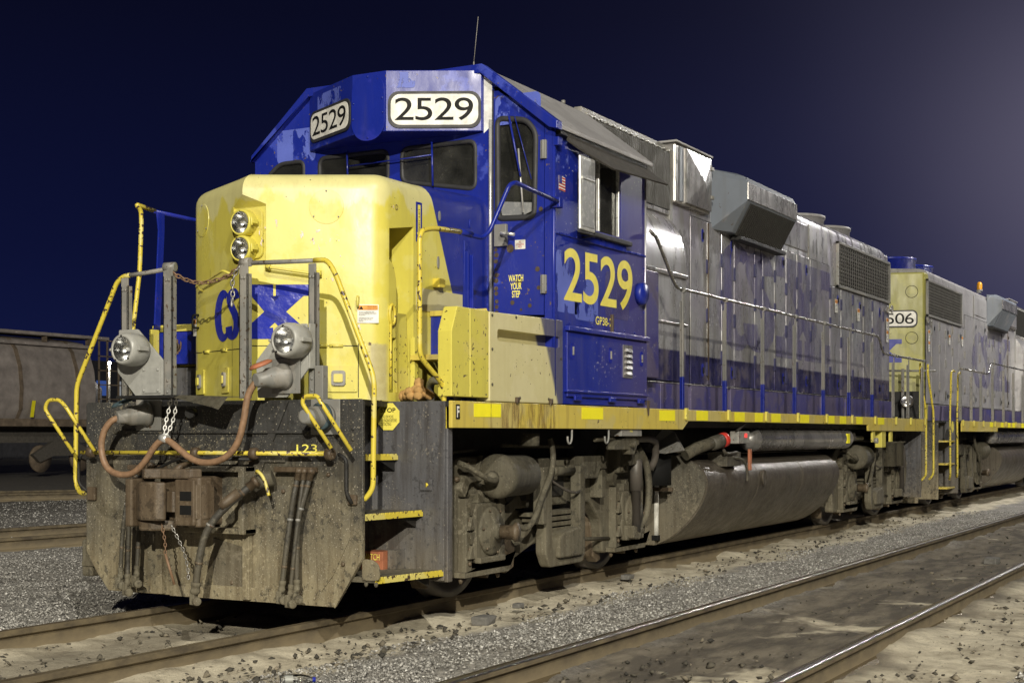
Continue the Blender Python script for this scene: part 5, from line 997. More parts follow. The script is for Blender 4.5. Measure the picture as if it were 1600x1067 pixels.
def walkway_rails(root, second=False):
    gm = 'steel_grey'
    for x in (5.10, 6.29, 7.51, 8.68, 9.87, 11.06, 12.26, 13.47, 14.40, 15.38):
        zt = 2.69 if x < 12.6 else 2.46
        p = MB().box(x - .018, x + .032, -1.50, -1.492, 1.85, zt - .03).box(x + .024, x + .032, -1.492, -1.455, 1.85, zt - .10).build('stanchion', gm, root, .003)
        MB().box(x - .018, x + .032, -1.503, -1.492, 1.54, 1.852).box(x + .024, x + .032, -1.492, -1.455, 1.54, 1.852).build('stanchion_foot', 'blue_clean' if not second and x < 13 else gm, p, .003)
        MB().prism([(-.02, 1.545), (.035, 1.545), (.035, 1.44), (-.0, 1.425), (-.02, 1.44)], lambda a, b_, w, x=x: (x + a, w, b_), -1.545, -1.521).build('foot_bracket', 'yellow', p, .004)
        MB().tube([(x - .015, -1.5, zt + .002), (x + .03, -1.5, zt + .002)], .026, 10).build('clamp', gm, p)
    a = [(4.18, -1.55, 3.145), (4.42, -1.5, 3.13), (4.48, -1.5, 3.09), (4.85, -1.5, 2.76), (4.95, -1.5, 2.70)] if not second else [(4.6, -1.5, 2.69)]
    MB().tube(bend(a + [(12.50, -1.5, 2.685), (12.60, -1.5, 2.66), (12.80, -1.5, 2.48), (12.88, -1.5, 2.455), (15.55, -1.5, 2.462)], .08), .0165, 10).build('walkway_rail', 'rail_pipe_steel', root)
sill(LO); hd_end = hood(LO, 'hood', 'violet_box'); walkway_rails(LO)
# worn letters of the old emblem on the doors
def flat_letters(fn, mat, name, root, pieces=None):
    for letter in csx_shapes():
        mb = MB()
        for q in letter: mb.add([fn(p) for p in q], [tuple(range(len(q)))])
        me = mb.build(name, mat, root)
flat_letters(lambda p: (7.55 + 4.6 * p[0], -.9186, 2.28 + 1.30 * p[1]), 'ghost_blue', 'worn_letter', LO)
flat_letters(lambda p: (7.55 + 4.6 * p[0], -.9196, 2.28 + 1.30 * p[1]), 'bright_blue_flakes', 'paint_flake', LO)
sheet('rust_streak', [(0, 0), (.92, 0), (.92, .19), (0, .19)], (1.42, -1.52, 1.34), (1, 0, 0), (0, 0, 1), 'rust_streak', LO, .0035); sheet('rust_streak', [(0, 0), (.04, 0), (.04, .19), (0, .19)], (1.26, -1.52, 1.34), (1, 0, 0), (0, 0, 1), 'rust_streak', LO, .0035)
# ---- trucks
def truck(xc, root):
    o = bpy.data.objects.new('truck', None); COL.objects.link(o); o.location = (xc, 0, 0); o.parent = root
    a0 = 'truck_dust'
    def bd(mb, name, mat=a0, bev=.012): return mb.build(name, mat, o, bev)
    fp = [(-1.98, .20), (-2.02, .60), (-2.06, .92), (-1.90, 1.04), (-1.70, 1.12), (-1.15, 1.12), (-.95, 1.0), (-.62, .99), (-.48, 1.09), (.40, 1.09), (.60, .98), (.80, .95), (.95, 1.10), (1.08, 1.27), (1.50, 1.27), (1.58, 1.12), (1.80, 1.02), (1.86, .82), (1.80, .22),
          (1.74, .22), (1.72, .72), (1.64, .80), (1.20, .80), (1.12, .72), (1.10, .20), (.90, .19), (.84, .50), (.62, .68), (-.80, .68), (-1.02, .52), (-1.10, .20), (-1.18, .20), (-1.20, .72), (-1.28, .80), (-1.60, .80), (-1.68, .72), (-1.70, .20)]
    bd(MB().prism(rpoly(fp, .05, 3), fxz, -1.20, -1.08), 'side_frame', bev=.02); bd(MB().prism(rpoly(fp, .05, 3), fxz, 1.08, 1.20), 'side_frame', bev=.02)
    for xw in (-1.37, 1.37):
        for s_ in (-1, 1):
            MB().lathe([(.0, .0), (.16, .0), (.18, .03), (.40, .045), (.44, .01), (.508, .0), (.508, .10), (.535, .105), (.535, .13), (0, .13)], (xw, s_ * .83, .508), (0, -s_, 0), 40).build('wheel', 'dark_brown_metal', o)
        MB().tube([(xw, -.8, .508), (xw, .8, .508)], .09, 12).build('axle', 'under_dark', o)
        xj = xw - .04
        jb = bd(MB().prism(rrect(xj - .21, xj + .21, .30, .76, .06), fxz, -1.30, -1.08), 'journal_box', bev=.02)
        MB().lathe([(.19, 0), (.19, .03), (.175, .035), (.15, .055), (.06, .065), (.06, .09), (0, .09)], (xj + .02, -1.29, .54), (0, -1, 0), 24).build('axle_cap', a0, o)
        for zz in (.34, .56):
            bd(MB().prism([(xj - .30, zz), (xj - .215, zz), (xj - .258, zz + .10)], fxz, -1.30, -1.27), 'web_rib', bev=.003); bd(MB().prism([(xj - .30, zz + .20), (xj - .215, zz + .20), (xj - .258, zz + .11)], fxz, -1.30, -1.27), 'web_rib', bev=.003)
        bd(MB().prism([(xj + .10, .33), (xj + .20, .33), (xj + .20, .74), (xj + .12, .76), (xj + .17, .55)], fxz, -1.33, -1.30), 'box_rib', bev=.006)
        bd(MB().box(xj - .20, xj + .20, -1.34, -1.28, .30, .345), 'box_foot', bev=.01)
        bd(MB().box(xj - .30, xj - .215, -1.27, -1.18, .22, .80), 'wear_plate', bev=.006); bd(MB().box(xj + .215, xj + .27, -1.27, -1.18, .25, .80), 'wear_plate', bev=.006)
        bd(MB().prism([(xj - .36, .20), (xj + .34, .20), (xj + .42, .30), (xj + .38, .245), (xj + .3, .255), (xj - .36, .24)], fxz, -1.29, -1.10), 'pedestal_tie', bev=.005)
        bd(MB().box(xj - .12, xj - .04, -1.27, -1.13, .76, .83).box(xj + .04, xj + .14, -1.27, -1.13, .76, .84).box(xj - .02, xj + .02, -1.25, -1.13, .76, .86), 'liner_blocks', bev=.006)
        bd(MB().prism(rpoly([(xj - .30, .80), (xj - .22, .92), (xj + .25, .95), (xj + .33, .85), (xj + .33, .97), (xj + .2, 1.03), (xj - .26, 1.0), (xj - .36, .88)], .03), fxz, -1.26, -1.19), 'frame_brow', bev=.01)
        mb = MB()
        for q in range(5): mb.lathe([(.018, 0), (.018, .012), (.010, .018)], (xj - .257, -1.27, .30 + .11 * q), (0, -1, 0), 6)
        for q in (-.3, .28): mb.lathe([(.02, 0), (.02, .03), (.012, .05)], (xj + q, -1.22, .20), (0, 0, -1), 6)
        for a in range(6): mb.lathe([(.012, 0), (.008, .012)], (xj + .02 + .175 * math.cos(a), -1.335, .54 + .175 * math.sin(a)), (0, -1, 0), 6)
        mb.build('bolts', 'coupler_rust', o, kind='stuff')
        # brake shoes
        for s_ in (-1, 1):
            arc = [(xw + s_ * .545 * math.cos(R(t)), .508 + .545 * math.sin(R(t))) for t in (-40, -20, 0, 20)]; arc2 = [(xw + s_ * .62 * math.cos(R(t)), .508 + .62 * math.sin(R(t))) for t in (20, 0, -20, -40)]
            bd(MB().prism(arc + arc2, fxz, -.90, -.76), 'brake_shoe', 'coupler_rust', .008)
            bd(MB().box(xw + s_ * .63 - .03, xw + s_ * .63 + .03, -.98, -.90, .28, .98), 'brake_lever', bev=.008)
    # swing hanger with spring plank and leaf springs
    hg = MB().prism(rpoly([(-.56, 1.02), (-.56, .30), (-.48, .18), (.14, .18), (.20, .26), (.20, 1.02), (.09, 1.02), (.09, .32), (-.42, .32), (-.44, .38), (-.44, 1.02)], .03, 3), fxz, -1.36, -1.26); bd(hg, 'swing_hanger', bev=.012)
    bd(MB().prism(rpoly([(-.38, .25), (.08, .25), (.08, .44), (.02, .50), (-.30, .46), (-.38, .42)], .03), fxz, -1.40, -1.20), 'spring_plank', bev=.015)
    for q in range(4): z_ = .46 + .048 * q; l_ = .30 + .06 * q; bd(MB().box(-.12 - l_, -.12 + l_ * .8, -1.28, -1.12, z_, z_ + .034), 'leaf_spring', bev=.004)
    bd(MB().prism([(-.98, .66), (-.45, .66), (-.45, .50), (-1.0, .36), (-1.05, .46)], fxz, -1.10, -.98), 'brake_beam'); bd(MB().prism([(-.95, .36), (-.35, .60), (-.35, .44), (-.90, .28)], fxz, -1.24, -1.12), 'brake_strut')
    bd(MB().prism(rpoly([(-.98, .98), (-.70, .96), (-.62, .74), (-.98, .74)], .04), fxz, -1.215, -1.2), 'pocket_shade_plate', 'under_dark', .003); bd(MB().prism(rpoly([(-.40, .98), (.06, .98), (.06, .76), (-.40, .76)], .04), fxz, -1.215, -1.2), 'pocket_shade_plate', 'under_dark', .003)  # dark plates on the frame face stand for shaded cutouts
    bd(MB().prism([(-.62, 1.09), (-.30, 1.09), (-.22, 1.02), (-.22, .90), (-.55, .90)], fxz, -1.30, -1.2), 'hanger_seat'); bd(MB().prism([(.20, 1.10), (.62, 1.10), (.70, .98), (.55, .98), (.50, .90), (.20, .90)], fxz, -1.34, -1.2), 'hanger_seat')
    bd(MB().tube([(-.40, -1.28, .98), (.08, -1.28, .98)], .045, 10), 'hanger_pin', bev=0)
    # brake cylinder
    MB().lathe([(0, 0), (.13, .0), (.165, .02), (.175, .05), (.175, .10), (.165, .12), (.16, .50), (.10, .56), (.05, .60), (.05, .68), (0, .68)], (-1.45, -1.36, .965), (1, 0, 0), 28).build('brake_cylinder', a0, o)
    MB().lathe([(.06, 0), (.05, -.05), (0, -.06)], (-1.46, -1.36, .95), (1, 0, 0), 12).build('cylinder_boss', a0, o)
    bd(MB().prism([(-1.52, .93), (-1.40, 1.13), (-1.0, 1.13), (-.9, .95), (-1.0, .82), (-1.35, .82)], fxz, -1.24, -1.19), 'cylinder_bracket')
    bd(MB().lathe([(.025, 0), (.04, .01), (.04, .03), (.02, .05), (.02, .13), (.035, .14), (.035, .16)], (-.80, -1.36, .965), (1, 0, 0), 10), 'piston_rod', 'coupler_rust', 0)
    bd(MB().box(-.68, -.62, -1.40, -1.30, .55, 1.02), 'brake_lever', bev=.01)
    MB().tube(smooth_path([(-1.88, -1.30, 1.08), (-1.80, -1.36, 1.04), (-1.68, -1.42, .96), (-1.56, -1.44, .93), (-1.47, -1.40, .95)], 2), .022, 8).build('cylinder_hose', a0, o)
    MB().tube([(-.95, -1.15, 1.20), (.35, -1.15, 1.18)], .016, 8).build('brake_pipe', a0, o); MB().tube([(-1.95, -1.12, 1.14), (-1.3, -1.12, 1.17)], .014, 8).build('brake_pipe', a0, o)
    # shock absorber and hoses at the inner end
    MB().lathe([(.045, 0), (.045, .38), (.060, .38), (.060, .66), (.04, .68)], (1.27, -1.37, .38), (0, 0, 1), 16).build('shock_absorber', 'dark_brown_metal', o)
    bd(MB().prism([(1.10, 1.22), (1.38, 1.08), (1.38, 1.02), (1.08, 1.0)], fxz, -1.40, -1.20), 'shock_bracket'); bd(MB().prism([(1.16, .44), (1.42, .40), (1.30, .30), (1.16, .32)], fxz, -1.40, -1.20), 'shock_bracket')
    MB().tube(smooth_path([(1.52, -1.28, 1.17), (1.70, -1.30, 1.0), (1.76, -1.30, .72), (1.68, -1.30, .48), (1.46, -1.28, .36)], 2), .035, 10).build('traction_hose', a0, o)
    MB().tube(smooth_path([(-.53, -1.38, 1.26), (-.50, -1.40, 1.15), (-.56, -1.42, .98), (-.78, -1.44, .80), (-.90, -1.44, .62), (-1.0, -1.42, .53), (-1.12, -1.40, .56)], 2), .024, 10).build('sensor_cable', a0, o)
    MB().lathe([(.055, 0), (.06, .10), (.075, .11), (.075, .14), (0, .15)], (-1.36, -1.38, .53), (.25, -1, 0), 14).build('axle_sensor', 'coupler_rust', o)
    # rigging and small fittings
    MB().tube([(-1.15, -1.20, .33), (-.45, -1.22, .40), (.3, -1.20, .36), (1.05, -1.20, .32)], .018, 8).build('brake_rod', a0, o)
    MB().tube(smooth_path([(-1.98, -1.16, 1.0), (-2.02, -1.20, .7), (-2.02, -1.20, .5), (-1.92, -1.18, .42)], 2), .02, 8).build('sand_hose', 'dark_brown_metal', o)
    bd(MB().prism([(-1.14, .40), (-1.02, .46), (-.93, .40), (-.95, .22), (-1.08, .18), (-1.15, .26)], fxz, -1.27, -1.21), 'brake_head', 'coupler_rust', .01)
    bd(MB().prism([(-1.22, .62), (-1.05, .56), (-.72, .74), (-.78, .80), (-1.05, .70)], fxz, -1.22, -1.12), 'safety_strap', a0, .006)
    bd(MB().prism([(.86, .72), (.95, .60), (1.02, .30), (1.06, .12), (.98, .10), (.90, .16), (.84, .45)], fxz, -1.00, -.90), 'brake_head', 'coupler_rust', .01)
    for q in ((.62, .70, .72, 1.02), (-.10, .06, 1.0, 1.07), (-.72, -.62, .98, 1.06)): bd(MB().box(q[0], q[1], -1.32, -1.20, q[2], q[3]), 'bracket', a0, .006)
    bd(MB().box(1.02, 1.24, -1.31, -1.19, .93, 1.29), 'spring_pocket', a0, .02)
    for q in (1.06, 1.16): bd(MB().box(q, q + .03, -1.325, -1.31, .95, 1.27), 'pocket_rib', a0, .004)
    for q in ((-.85, 1.06), (.75, 1.02), (-1.75, .95), (-1.60, 1.06), (1.62, 1.08)): MB().lathe([(.024, 0), (.024, .015), (.012, .03)], (q[0], -1.20, q[1]), (0, -1, 0), 6).build('frame_bolt', 'coupler_rust', o)
    MB().tube(smooth_path([(-.40, -1.30, .92), (-.15, -1.36, .80), (.10, -1.36, .78), (.25, -1.30, .90)], 2), .012, 6).build('lead_wire', 'dark_brown_metal', o)
    bd(MB().box(-.45, .45, -1.1, 1.1, .5, .95), 'bolster', 'under_dark', 0)
    return o
XF = lambda p: (p[0], p[1] + .10 if p[1] < -1.0 else p[1], p[2])
tk = truck(3.22, LO)
XF = None
def copy_tree(src, par, loc, sx=1):
    c = src.copy(); COL.objects.link(c); c.parent = par; c.location = loc; c.scale = (sx, 1, 1)
    for ch in src.children:
        d = ch.copy(); COL.objects.link(d); d.parent = c
    return c
copy_tree(tk, LO, (13.62, 0, 0))
# ---- fuel tank, reservoir and gear below the sill
tp_ = [(-.70, 1.125), (-1.02, 1.085), (-1.24, 1.02), (-1.37, .93), (-1.42, .82), (-1.41, .70), (-1.35, .56), (-1.25, .42), (-1.12, .29), (-.98, .19), (-.84, .135)]
tp_ = [(p.x, p.y) for p in smooth_path([(*p, 0) for p in [(-.60, 1.13)] + tp_[1:]], 2)]
tprof = tp_ + [(-y, z_) for y, z_ in tp_[::-1]]
def tank(root):
    t = MB().prism(tprof, fyz, 6.0, 10.85).build('fuel_tank', 'tank_metal', root); auto(t, 40)
    MB().prism([(y * .985, z_) for y, z_ in tprof], fyz, 5.985, 5.999).build('tank_end_plate', 'tank_end', t)
    for x in (7.6, 9.25):
        mb = MB(); n_ = len(tprof) // 2
        for (ya, za), (yb, zb) in zip(tprof[:n_ - 1], tprof[1:n_]): mb.add([(x, ya, za), (x + .012, ya, za), (x + .012, yb, zb), (x, yb, zb), (x, ya - .004, za), (x + .012, ya - .004, za), (x + .012, yb - .004, zb), (x, yb - .004, zb)], [(4, 5, 6, 7), (0, 4, 7, 3), (1, 2, 6, 5)])
        mb.build('weld_seam', 'tank_metal', t)
    MB().tube([(6.02, -1.12, 1.075), (10.82, -1.12, 1.075)], .008, 6).build('tank_lip', 'tank_metal', t)
    B('tank_bracket', 'tank_end', t, 5.90, 5.985, -.86, -.62, .135, 1.10, .008)
    MB().prism(circ(0, 0, 1, 18), lambda a, b_, w: (7.72 + a * .05, w, .80 + b_ * .085), -1.44, -1.40).tube([(7.72 + .05 * math.cos(q), -1.435, .80 + .085 * math.sin(q)) for q in (2 * math.pi * i / 18 for i in range(18))], .010, 6, True).build('sight_port', 'tank_metal', t)
    return t
tnk = tank(LO)
def reservoir(root):
    return MB().lathe([(.0, 0), (.07, .02), (.115, .07), (.137, .15), (.140, .16), (.140, .18), (.137, .19), (.137, 3.95), (.140, 3.96), (.140, 3.98), (.135, 4.0), (.11, 4.08), (.0, 4.13)], (7.48, -1.30, 1.235), (1, 0, 0), 32).build('air_reservoir', 'bare_metal', root)
rs = reservoir(LO); B('reservoir_label', 'tape_yellow', rs, 11.15, 11.28, -1.441, -1.425, 1.17, 1.30, 0)
MB().tube([(11.6, -1.30, 1.235), (12.4, -1.30, 1.235)], .035, 10).lathe([(.06, 0), (.07, .05), (.05, .12)], (11.85, -1.3, 1.2), (0, 0, 1), 12).build('reservoir_valve', 'dark_brown_metal', rs)
gg = MB().tube([(5.93, -.865, 1.0), (5.93, -.865, .72)], .028, 10).build('gauge_pipe', 'dark_brown_metal', tnk); MB().tube([(5.93, -.865, .90), (5.93, -.865, .24)], .030, 10).build('sight_glass', 'label_white', gg); B('gauge_cap', 'black', gg, 5.895, 5.965, -.90, -.83, .185, .24, .004)
B('gauge_strap', 'coupler_rust', gg, 5.89, 5.93, -1.06, -.70, .70, .74, .004)
fs = MB().add([(5.15, -1.30, 1.10), (5.62, -1.25, 1.10), (5.60, -1.05, 1.12), (5.15, -1.05, 1.12), (5.50, -1.25, 1.32), (5.47, -1.15, 1.36), (5.36, -1.34, 1.22), (5.56, -1.34, 1.13)], [(0, 6, 4, 5, 3), (6, 0, 7), (6, 7, 4), (4, 7, 1, 2, 5), (0, 3, 2, 1, 7)]).build('splash_scoop', 'steel_grey', LO, .006)
MB().lathe([(.20, 0), (.20, .30), (.12, .34)], (5.45, -1.02, .78), (0, 0, 1), 18).build('sump', 'black', LO)
MB().tube(bend([(3.7, -1.30, 1.255), (4.75, -1.30, 1.25), (4.95, -1.28, 1.22), (5.0, -1.25, 1.05), (5.0, -1.2, .95)], .12), .035, 10).build('drain_pipe', 'dark_brown_metal', LO)
fl_ = MB().tube([(5.85, -1.22, 1.08), (5.98, -1.30, 1.15), (6.30, -1.42, 1.225)], .062, 14).build('filler_neck', 'truck_dust', tnk)
a = Vector((.32, -.12, .075)).normalized(); MB().lathe([(.065, 0), (.075, .02), (.075, .16), (.06, .17)], (6.18, -1.38, 1.19), a, 16).build('filler_coupling', 'tank_end', fl_)
MB().lathe([(.072, 0), (.078, .01), (.078, .055), (.07, .06)], Vector((6.18, -1.38, 1.19)) + a * .17, a, 18).build('filler_cap', 'red', fl_); MB().lathe([(.066, .0), (.066, .006), (.045, .006), (.045, .0)], Vector((6.18, -1.38, 1.19)) + a * .232, a, 18).lathe([(.02, 0), (.02, .01), (0, .01)], Vector((6.18, -1.38, 1.19)) + a * .232, a, 10).build('cap_face', 'fluor', fl_)
sw = B('fuel_cutoff_box', 'steel_grey', LO, 6.80, 7.16, -1.46, -1.36, 1.19, 1.325, .008); B('cutoff_button', 'red_light', sw, 6.99, 7.06, -1.467, -1.46, 1.255, 1.30, .003)
MB().prism([(6.75, 1.33), (7.05, 1.42), (7.10, 1.42), (6.82, 1.33)], fxz, -1.46, -1.44).build('box_hanger', 'dark_brown_metal', sw)
MB().box(6.55, 6.98, -1.42, -1.2, .95, 1.10).tube(smooth_path([(6.6, -1.38, 1.10), (6.4, -1.42, 1.16), (6.45, -1.44, 1.08), (6.8, -1.44, 1.10)], 2), .015, 8).build('junction_box', 'tank_end', LO, .006)
tg = B('hanging_tag', 'red_rust', LO, 7.06, 7.12, -1.50, -1.47, .90, 1.13, .006); MB().tube(smooth_path([(6.7, -1.40, 1.05), (6.95, -1.47, 1.02), (7.05, -1.47, .90), (7.05, -1.47, .78)], 2), .016, 8).build('tag_cable', 'tank_end', LO)
# hooks and bleed valve below the sill
for x in (2.60, 3.32):
    MB().tube(smooth_path([(x + .06, -1.50, 1.335), (x + .06, -1.50, 1.25), (x + .03, -1.50, 1.215), (x, -1.50, 1.215), (x - .02, -1.50, 1.24), (x - .02, -1.50, 1.275)], 2), .009, 8).build('cable_hook', 'steel_grey', LO)
vb = B('valve_block', 'steel_grey', LO, 3.65, 4.10, -1.50, -1.36, 1.275, 1.34, .004); text('valve_text', 'FB', (3.83, -1.50, 1.31), (1, 0, 0), (0, 0, 1), .055, .02, 'worn_yellow', vb)
MB().prism(rpoly([(3.58, 1.155), (3.58, 1.185), (3.68, 1.235), (3.85, 1.27), (4.06, 1.27), (4.10, 1.2), (4.03, 1.11), (3.92, 1.11), (3.90, 1.155)], .015), fxz, -1.46, -1.38).lathe([(.03, 0), (.03, .04), (0, .05)], (3.95, -1.46, 1.20), (0, -1, 0), 12).tube([(3.35, -1.38, 1.245), (3.75, -1.38, 1.255)], .022, 8).tube([(4.12, -1.42, 1.27), (4.16, -1.42, 1.20)], .03, 8).build('valve_body', 'truck_dust', vb, .006)
MB().lathe([(.08, 0), (.08, .10)], (2.20, -1.35, 1.20), (0, 0, 1), 16).build('sander_trap', 'truck_dust', LO)
for x in (12.25, 13.25): B('jack_bracket', 'yellow', LO, x, x + .13, -1.50, -1.47, 1.18, 1.335, .004)
MB().lathe([(.04, 0), (.04, .05)], (12.33, -1.50, 1.2), (0, -1, 0), 12).build('lug', 'steel_grey', LO); B('jack_pad', 'yellow', LO, 12.75, 12.98, -1.5, -1.4, 1.10, 1.335, .006)
for x in (14.1, 14.55): MB().lathe([(.13, 0), (.13, .35), (.16, .36), (.16, .38)], (x, -1.25, .80), (0, 0, 1), 18).build('air_filter', 'truck_dust', LO)
# number plate texture bits on the sill, small F marker
sheet('end_marker', rrect(0, .055, 0, .105, .003), (.765, -1.52, 1.40), (1, 0, 0), (0, 0, 1), 'black', LO); text('marker_letter', 'F', (.775, -1.52, 1.412), (1, 0, 0), (0, 0, 1), .035, .08, 'label_white', LO, .04, eps=.006)
# rear platform
B('rear_step_plate', 'stepwell', LO, 15.43, 15.46, -1.45, 1.45, .28, 1.50, .004); B('rear_platform', 'under_dark', LO, 15.42, 16.12, -1.25, 1.25, 1.49, 1.53, .004); B('rear_pilot', 'pilot_black', LO, 16.10, 16.13, -1.25, 1.25, .15, 1.5, .004)
B('rear_coupler', 'coupler_rust', LO, 16.13, 16.8, -.12, .12, .68, .96, .03)
for dx in (0, .55):
    MB().tube(bend([(15.52 + dx, -1.42, 2.44), (15.50 + dx, -1.42, 2.3), (15.75 + dx, -1.46, 1.65), (15.75 + dx, -1.46, .62), (15.62 + dx, -1.42, .55)], .08), .018, 8).build('handrail', 'yellow_pipe', LO)
# ================================================================ locomotive 2, coupled behind, rear end towards the viewer
L2 = thing('locomotive', (0, 0, 0), 'second locomotive coupled behind, numbered 2506, with yellow end wall and pale grey side', 'locomotive')
XM = 33.77
XF = lambda p: (XM - p[0], p[1], p[2])
sill(L2, True); he = hood(L2, 'hood_second', 'violet_box', True); walkway_rails(L2, True); tank(L2); reservoir(L2)
B('frame_body', 'under_dark', L2, .5, 15.6, -.62, .62, .78, 1.48, 0); B('deck', 'under_dark', L2, .74, 15.42, -1.5, 1.5, 1.49, 1.528, 0)
B('rear_step_plate', 'stepwell', L2, 15.43, 15.46, -1.45, 1.45, .24, 1.52, .004); B('rear_platform', 'under_dark', L2, 15.42, 16.12, -1.25, 1.25, 1.49, 1.53, .004); B('rear_pilot', 'pilot_black', L2, 16.10, 16.13, -1.25, 1.25, .15, 1.5, .004)
for z_ in (.33, .75, 1.15): B('step_tread', 'yellow_dirty', L2, 15.47, 16.08, -1.40, -.9, z_, z_ + .03, .003)
for q in (0, .60):
    MB().tube(bend([(15.05 + q, -1.42, 2.3) if q == 0 else (15.6, -1.42, 2.40), (15.12 + q, -1.42, 2.42), (15.28 + q, -1.42, 2.38), (15.52 + q, -1.45, 1.65), (15.54 + q, -1.46, .58), (15.42 + q, -1.42, .50)], .08), .018, 8).build('handrail', 'yellow_pipe', L2)
sg = sheet('stop_sign', [(p[0], p[1]) for p in oc], (16.02, -1.47, 1.42), (1, 0, 0), (0, 0, 1), 'print_yellow', L2)
MB().tube([(15.95, -.72, 1.85), (16.0, -.72, 1.85)], .13, 24).build('light_bracket', 'under_dark', L2)
d = MB().lathe([(.10, .12), (.12, .06), (.11, 0), (.09, -.004), (.09, .01)], (16.15, -.70, 1.87), (-1, 0, 0), 24, caps=False).build('ditch_light', 'dark_brown_metal', L2)
MB().lathe([(.005, .085), (.04, .075), (.065, .045), (.088, .004)], (16.15, -.70, 1.87), (-1, 0, 0), 24, caps=False).build('reflector', 'chrome', d)
B('light_bracket', 'under_dark', L2, 15.95, 15.99, -.88, -.35, 1.53, 2.05, .004)
for y in (-.35, -.62, -.95): B('end_post', 'steel_grey', L2, 16.05, 16.08, y - .025, y + .025, 1.53, 2.45, .004)
MB().tube([(16.06, -.35, 2.42), (16.06, -1.2, 2.40)], .018, 8).build('end_rail', 'steel_grey', L2)
bc = MB().lathe([(.055, .0), (.06, .03), (.055, .14), (.03, .17), (0, .175)], (9.0, -.62, 4.47), (0, 0, 1), 16).build('beacon', 'amber', L2); MB().lathe([(.07, -.03), (.07, 0)], (9.0, -.62, 4.47), (0, 0, 1), 16).box(8.97, 9.15, -.65, -.59, 4.40, 4.45).build('beacon_base', 'steel_grey', bc)
B('cab', 'hood_second', L2, 2.3, 4.16, -1.5, 1.5, 1.54, 3.75, .02)
XF = None
rE = Vector((.28, -1, 0)).normalized()
def onE(y, z_, d=0): return Vector((18.18 - .26 * (1 - abs(y) / .86), y, z_)) + Vector((-1, -.28, 0)).normalized() * d
numberboard(onE(-.03, 3.21), rE, .78, .31, '2506', he)
for z_ in (3.85, 3.02):
    k = MB().lathe([(.0, .004), (.10, .004), (.103, .0)], onE(-.68, z_), (-1, -.28, 0), 28, smooth=False).build('sand_cap', 'end_yellow', he); MB().tube([onE(-.68, z_, .003) + rE * .108 * math.cos(a) + Vector((0, 0, .108 * math.sin(a))) for a in (2 * math.pi * i / 28 for i in range(28))], .004, 5, True).build('cap_seam', 'worn_black', k)
flat_letters(lambda p: tuple(onE(min((.476 - .952 * p[0]) * 1.08, -.01), 2.58 + .42 * p[1], .004)), 'print_blue', 'emblem_letter', he)
flat_letters(lambda p: (22.4 + 4.4 * p[0], -.9186, 2.25 + 1.2 * p[1]), 'ghost_blue', 'worn_letter', L2)
copy_tree(tk, L2, (20.15, 0, 0), -1); copy_tree(tk, L2, (30.55, 0, 0), -1)

# ================================================================ background left: hopper car, far lights and shed
HC = thing('hopper_car', (28.0, 30.1, 0), 'grey round-sided covered hopper car with rust streaks standing at far left', 'rail car')
def hx(mb, name, mat, bev=0, kind=None, par=None):
    o = mb.build(name, mat, par or HC, bev, kind); o.location = (-28.0, -30.1, 0) if not par else (0, 0, 0); return o
yh = 30.0; prof = [(yh + .25, 1.75), (yh + .05, 2.1), (yh, 2.8), (yh + .08, 3.5), (yh + .30, 4.1), (yh + .62, 4.45), (yh + 1.4, 4.6), (yh + 2.2, 4.45), (yh + 2.6, 4.0), (yh + 2.8, 2.8), (yh + 2.6, 1.75)]
body = hx(MB().prism(prof, fyz, 15.0, 29.0), 'car_body', 'hopper_grey'); auto(body, 40)
for x in (17.5, 20.2, 22.9, 25.6, 28.1):
    pr = [(y - .03 if y < yh + 1.4 else y, z_ + .02) for y, z_ in prof]; hx(MB().prism(pr, fyz, x, x + .14), 'body_rib', 'hopper_rust')
hx(MB().box(15, 30.6, yh - .05, yh + .10, 1.55, 1.80), 'side_sill', 'hopper_rust'); hx(MB().box(15, 29.9, yh + .25, yh + .40, 4.62, 4.72).box(15, 29.9, yh + .9, yh + 1.9, 4.66, 4.72), 'running_board', 'hopper_grey')
for x in (16, 18.2, 20.4, 22.6, 24.8, 27, 29): hx(MB().box(x, x + .06, yh + .3, yh + .5, 4.4, 4.63), 'board_bracket', 'hopper_rust')
hx(MB().box(15, 29.0, yh + .28, yh + .45, 4.27, 4.38), 'top_sill', 'hopper_grey')
for x in (29.15, 29.55, 30.1, 30.5): hx(MB().box(x, x + .05, yh, yh + .05, 1.7, 4.6), 'end_post', 'hopper_rust')
for z_ in (2.0, 2.5, 3.0, 3.5, 4.0, 4.55): hx(MB().box(29.15, 30.55, yh + .0, yh + .04, z_, z_ + .04), 'ladder_rung', 'hopper_rust')
hx(MB().prism([(29.0, 1.8), (29.0, 2.4), (30.4, 1.8)], fxz, yh + .2, yh + 2.5), 'end_slope', 'car_black')
hx(MB().prism([(17.5, 1.7), (19.6, .7), (21.0, .7), (23.2, 1.7)], fxz, yh + .4, yh + 2.4), 'hopper_chute', 'car_black')
for x in (20.6, 26.0, 29.2): hx(MB().prism([(x, 1.85), (x + .14, 1.85), (x + .24, 2.4), (x + .10, 2.4)], fxz, yh - .05, yh - .03), 'reflective_strip', 'tape_yellow')
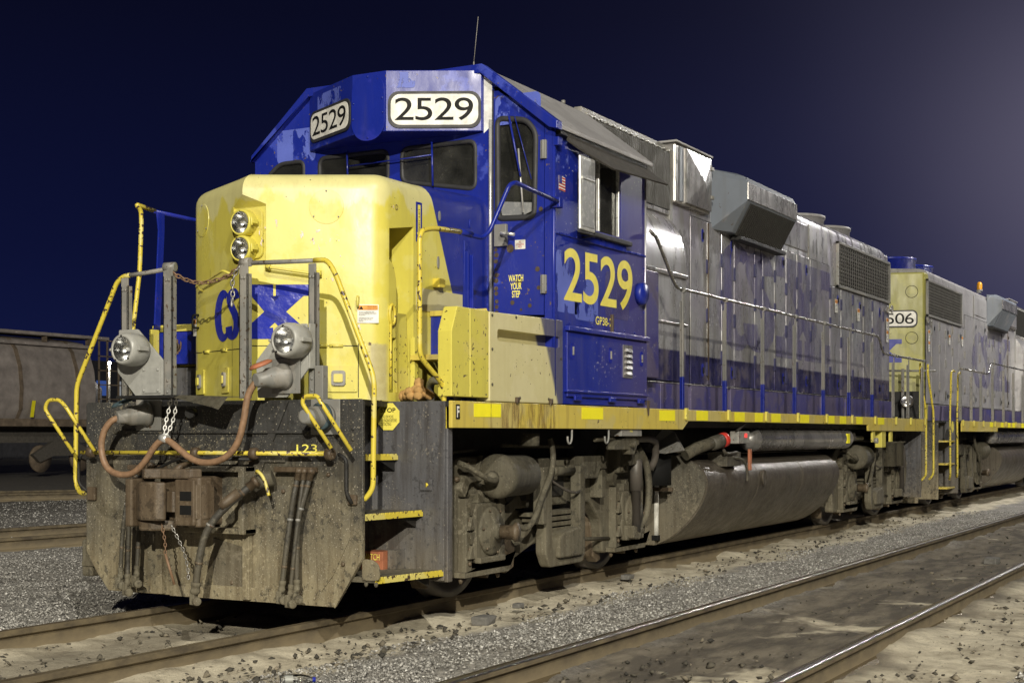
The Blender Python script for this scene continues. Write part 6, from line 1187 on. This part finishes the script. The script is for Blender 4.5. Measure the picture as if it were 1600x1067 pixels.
for xw in (26.9, 28.7):
    hx(MB().lathe([(0, 0), (.42, 0), (.46, .05), (.46, .14), (0, .14)], (xw, yh + .55, .46), (0, -1, 0), 24), 'wheel', 'hopper_rust')
hx(MB().prism([(26.4, .6), (27.3, 1.05), (28.3, 1.05), (29.2, .6), (28.9, .35), (28.3, .55), (27.3, .55), (26.7, .35)], fxz, yh + .25, yh + .40), 'truck_frame', 'car_black')
hx(MB().box(15, 30.4, yh + .8, yh + 1.9, 1.0, 1.6), 'center_sill', 'car_black')
SH = thing('yard_office', (85, 75, 0), 'distant low yard building with lit windows seen behind the left ditch light', 'building')
o = B('wall', 'concrete_dark', SH, 74, 98, 78, 88, 0, 7.2, 0); o.location = (-85, -75, 0)
for i in range(9):
    for j in range(2):
        w_ = B('window', 'window_glow' if (i * 3 + j) % 4 else 'window_glow_blue', SH, 74.8 + 2.5 * i, 76.3 + 2.5 * i, 77.95, 77.99, 1.4 + 3.0 * j, 2.6 + 3.0 * j, 0); w_.location = (-85, -75, 0)
LP = MB().tube([(60.0, 59.7, -.2), (60.0, 59.7, 5.7)], .09, 8).build('lamp_post', 'steel_grey'); tag(LP, 'distant post with a bright white lamp seen left of the front platform', 'lamp')
MB().lathe([(0, -.12), (.10, -.07), (.13, 0), (.10, .07), (0, .12)], (59.8, 59.5, 5.8), (0, 0, 1), 12).build('lamp_head', 'lamp_glow', LP)
SR = MB().prism([(-4.2, 0), (4.2, 0), (4.2, 7.4), (0, 10.6), (-4.2, 7.4)], lambda a, b_, w: (52 + w, 64.5 + a, b_ - 3.2), 0, 8).build('shed', 'concrete_dark'); tag(SR, 'dark pointed shed roof rising behind the hopper car at far left', 'building')
TRK = [o for o in bpy.data.objects if o.name.startswith('railway_track')]
# lineside mast that carries the lamp beyond the right edge of the frame
MT = MB().tube([(24.5, -5.6, -.3), (24.5, -5.6, 9.4)], .12, 10).tube([(24.5, -5.6, 9.3), (24.5, -5.0, 9.45)], .05, 8).build('lamp_mast', 'steel_grey'); tag(MT, 'steel yard mast carrying a floodlight beside the second locomotive', 'lamp')

scene.render.engine = 'CYCLES'
scene.cycles.max_bounces = 6
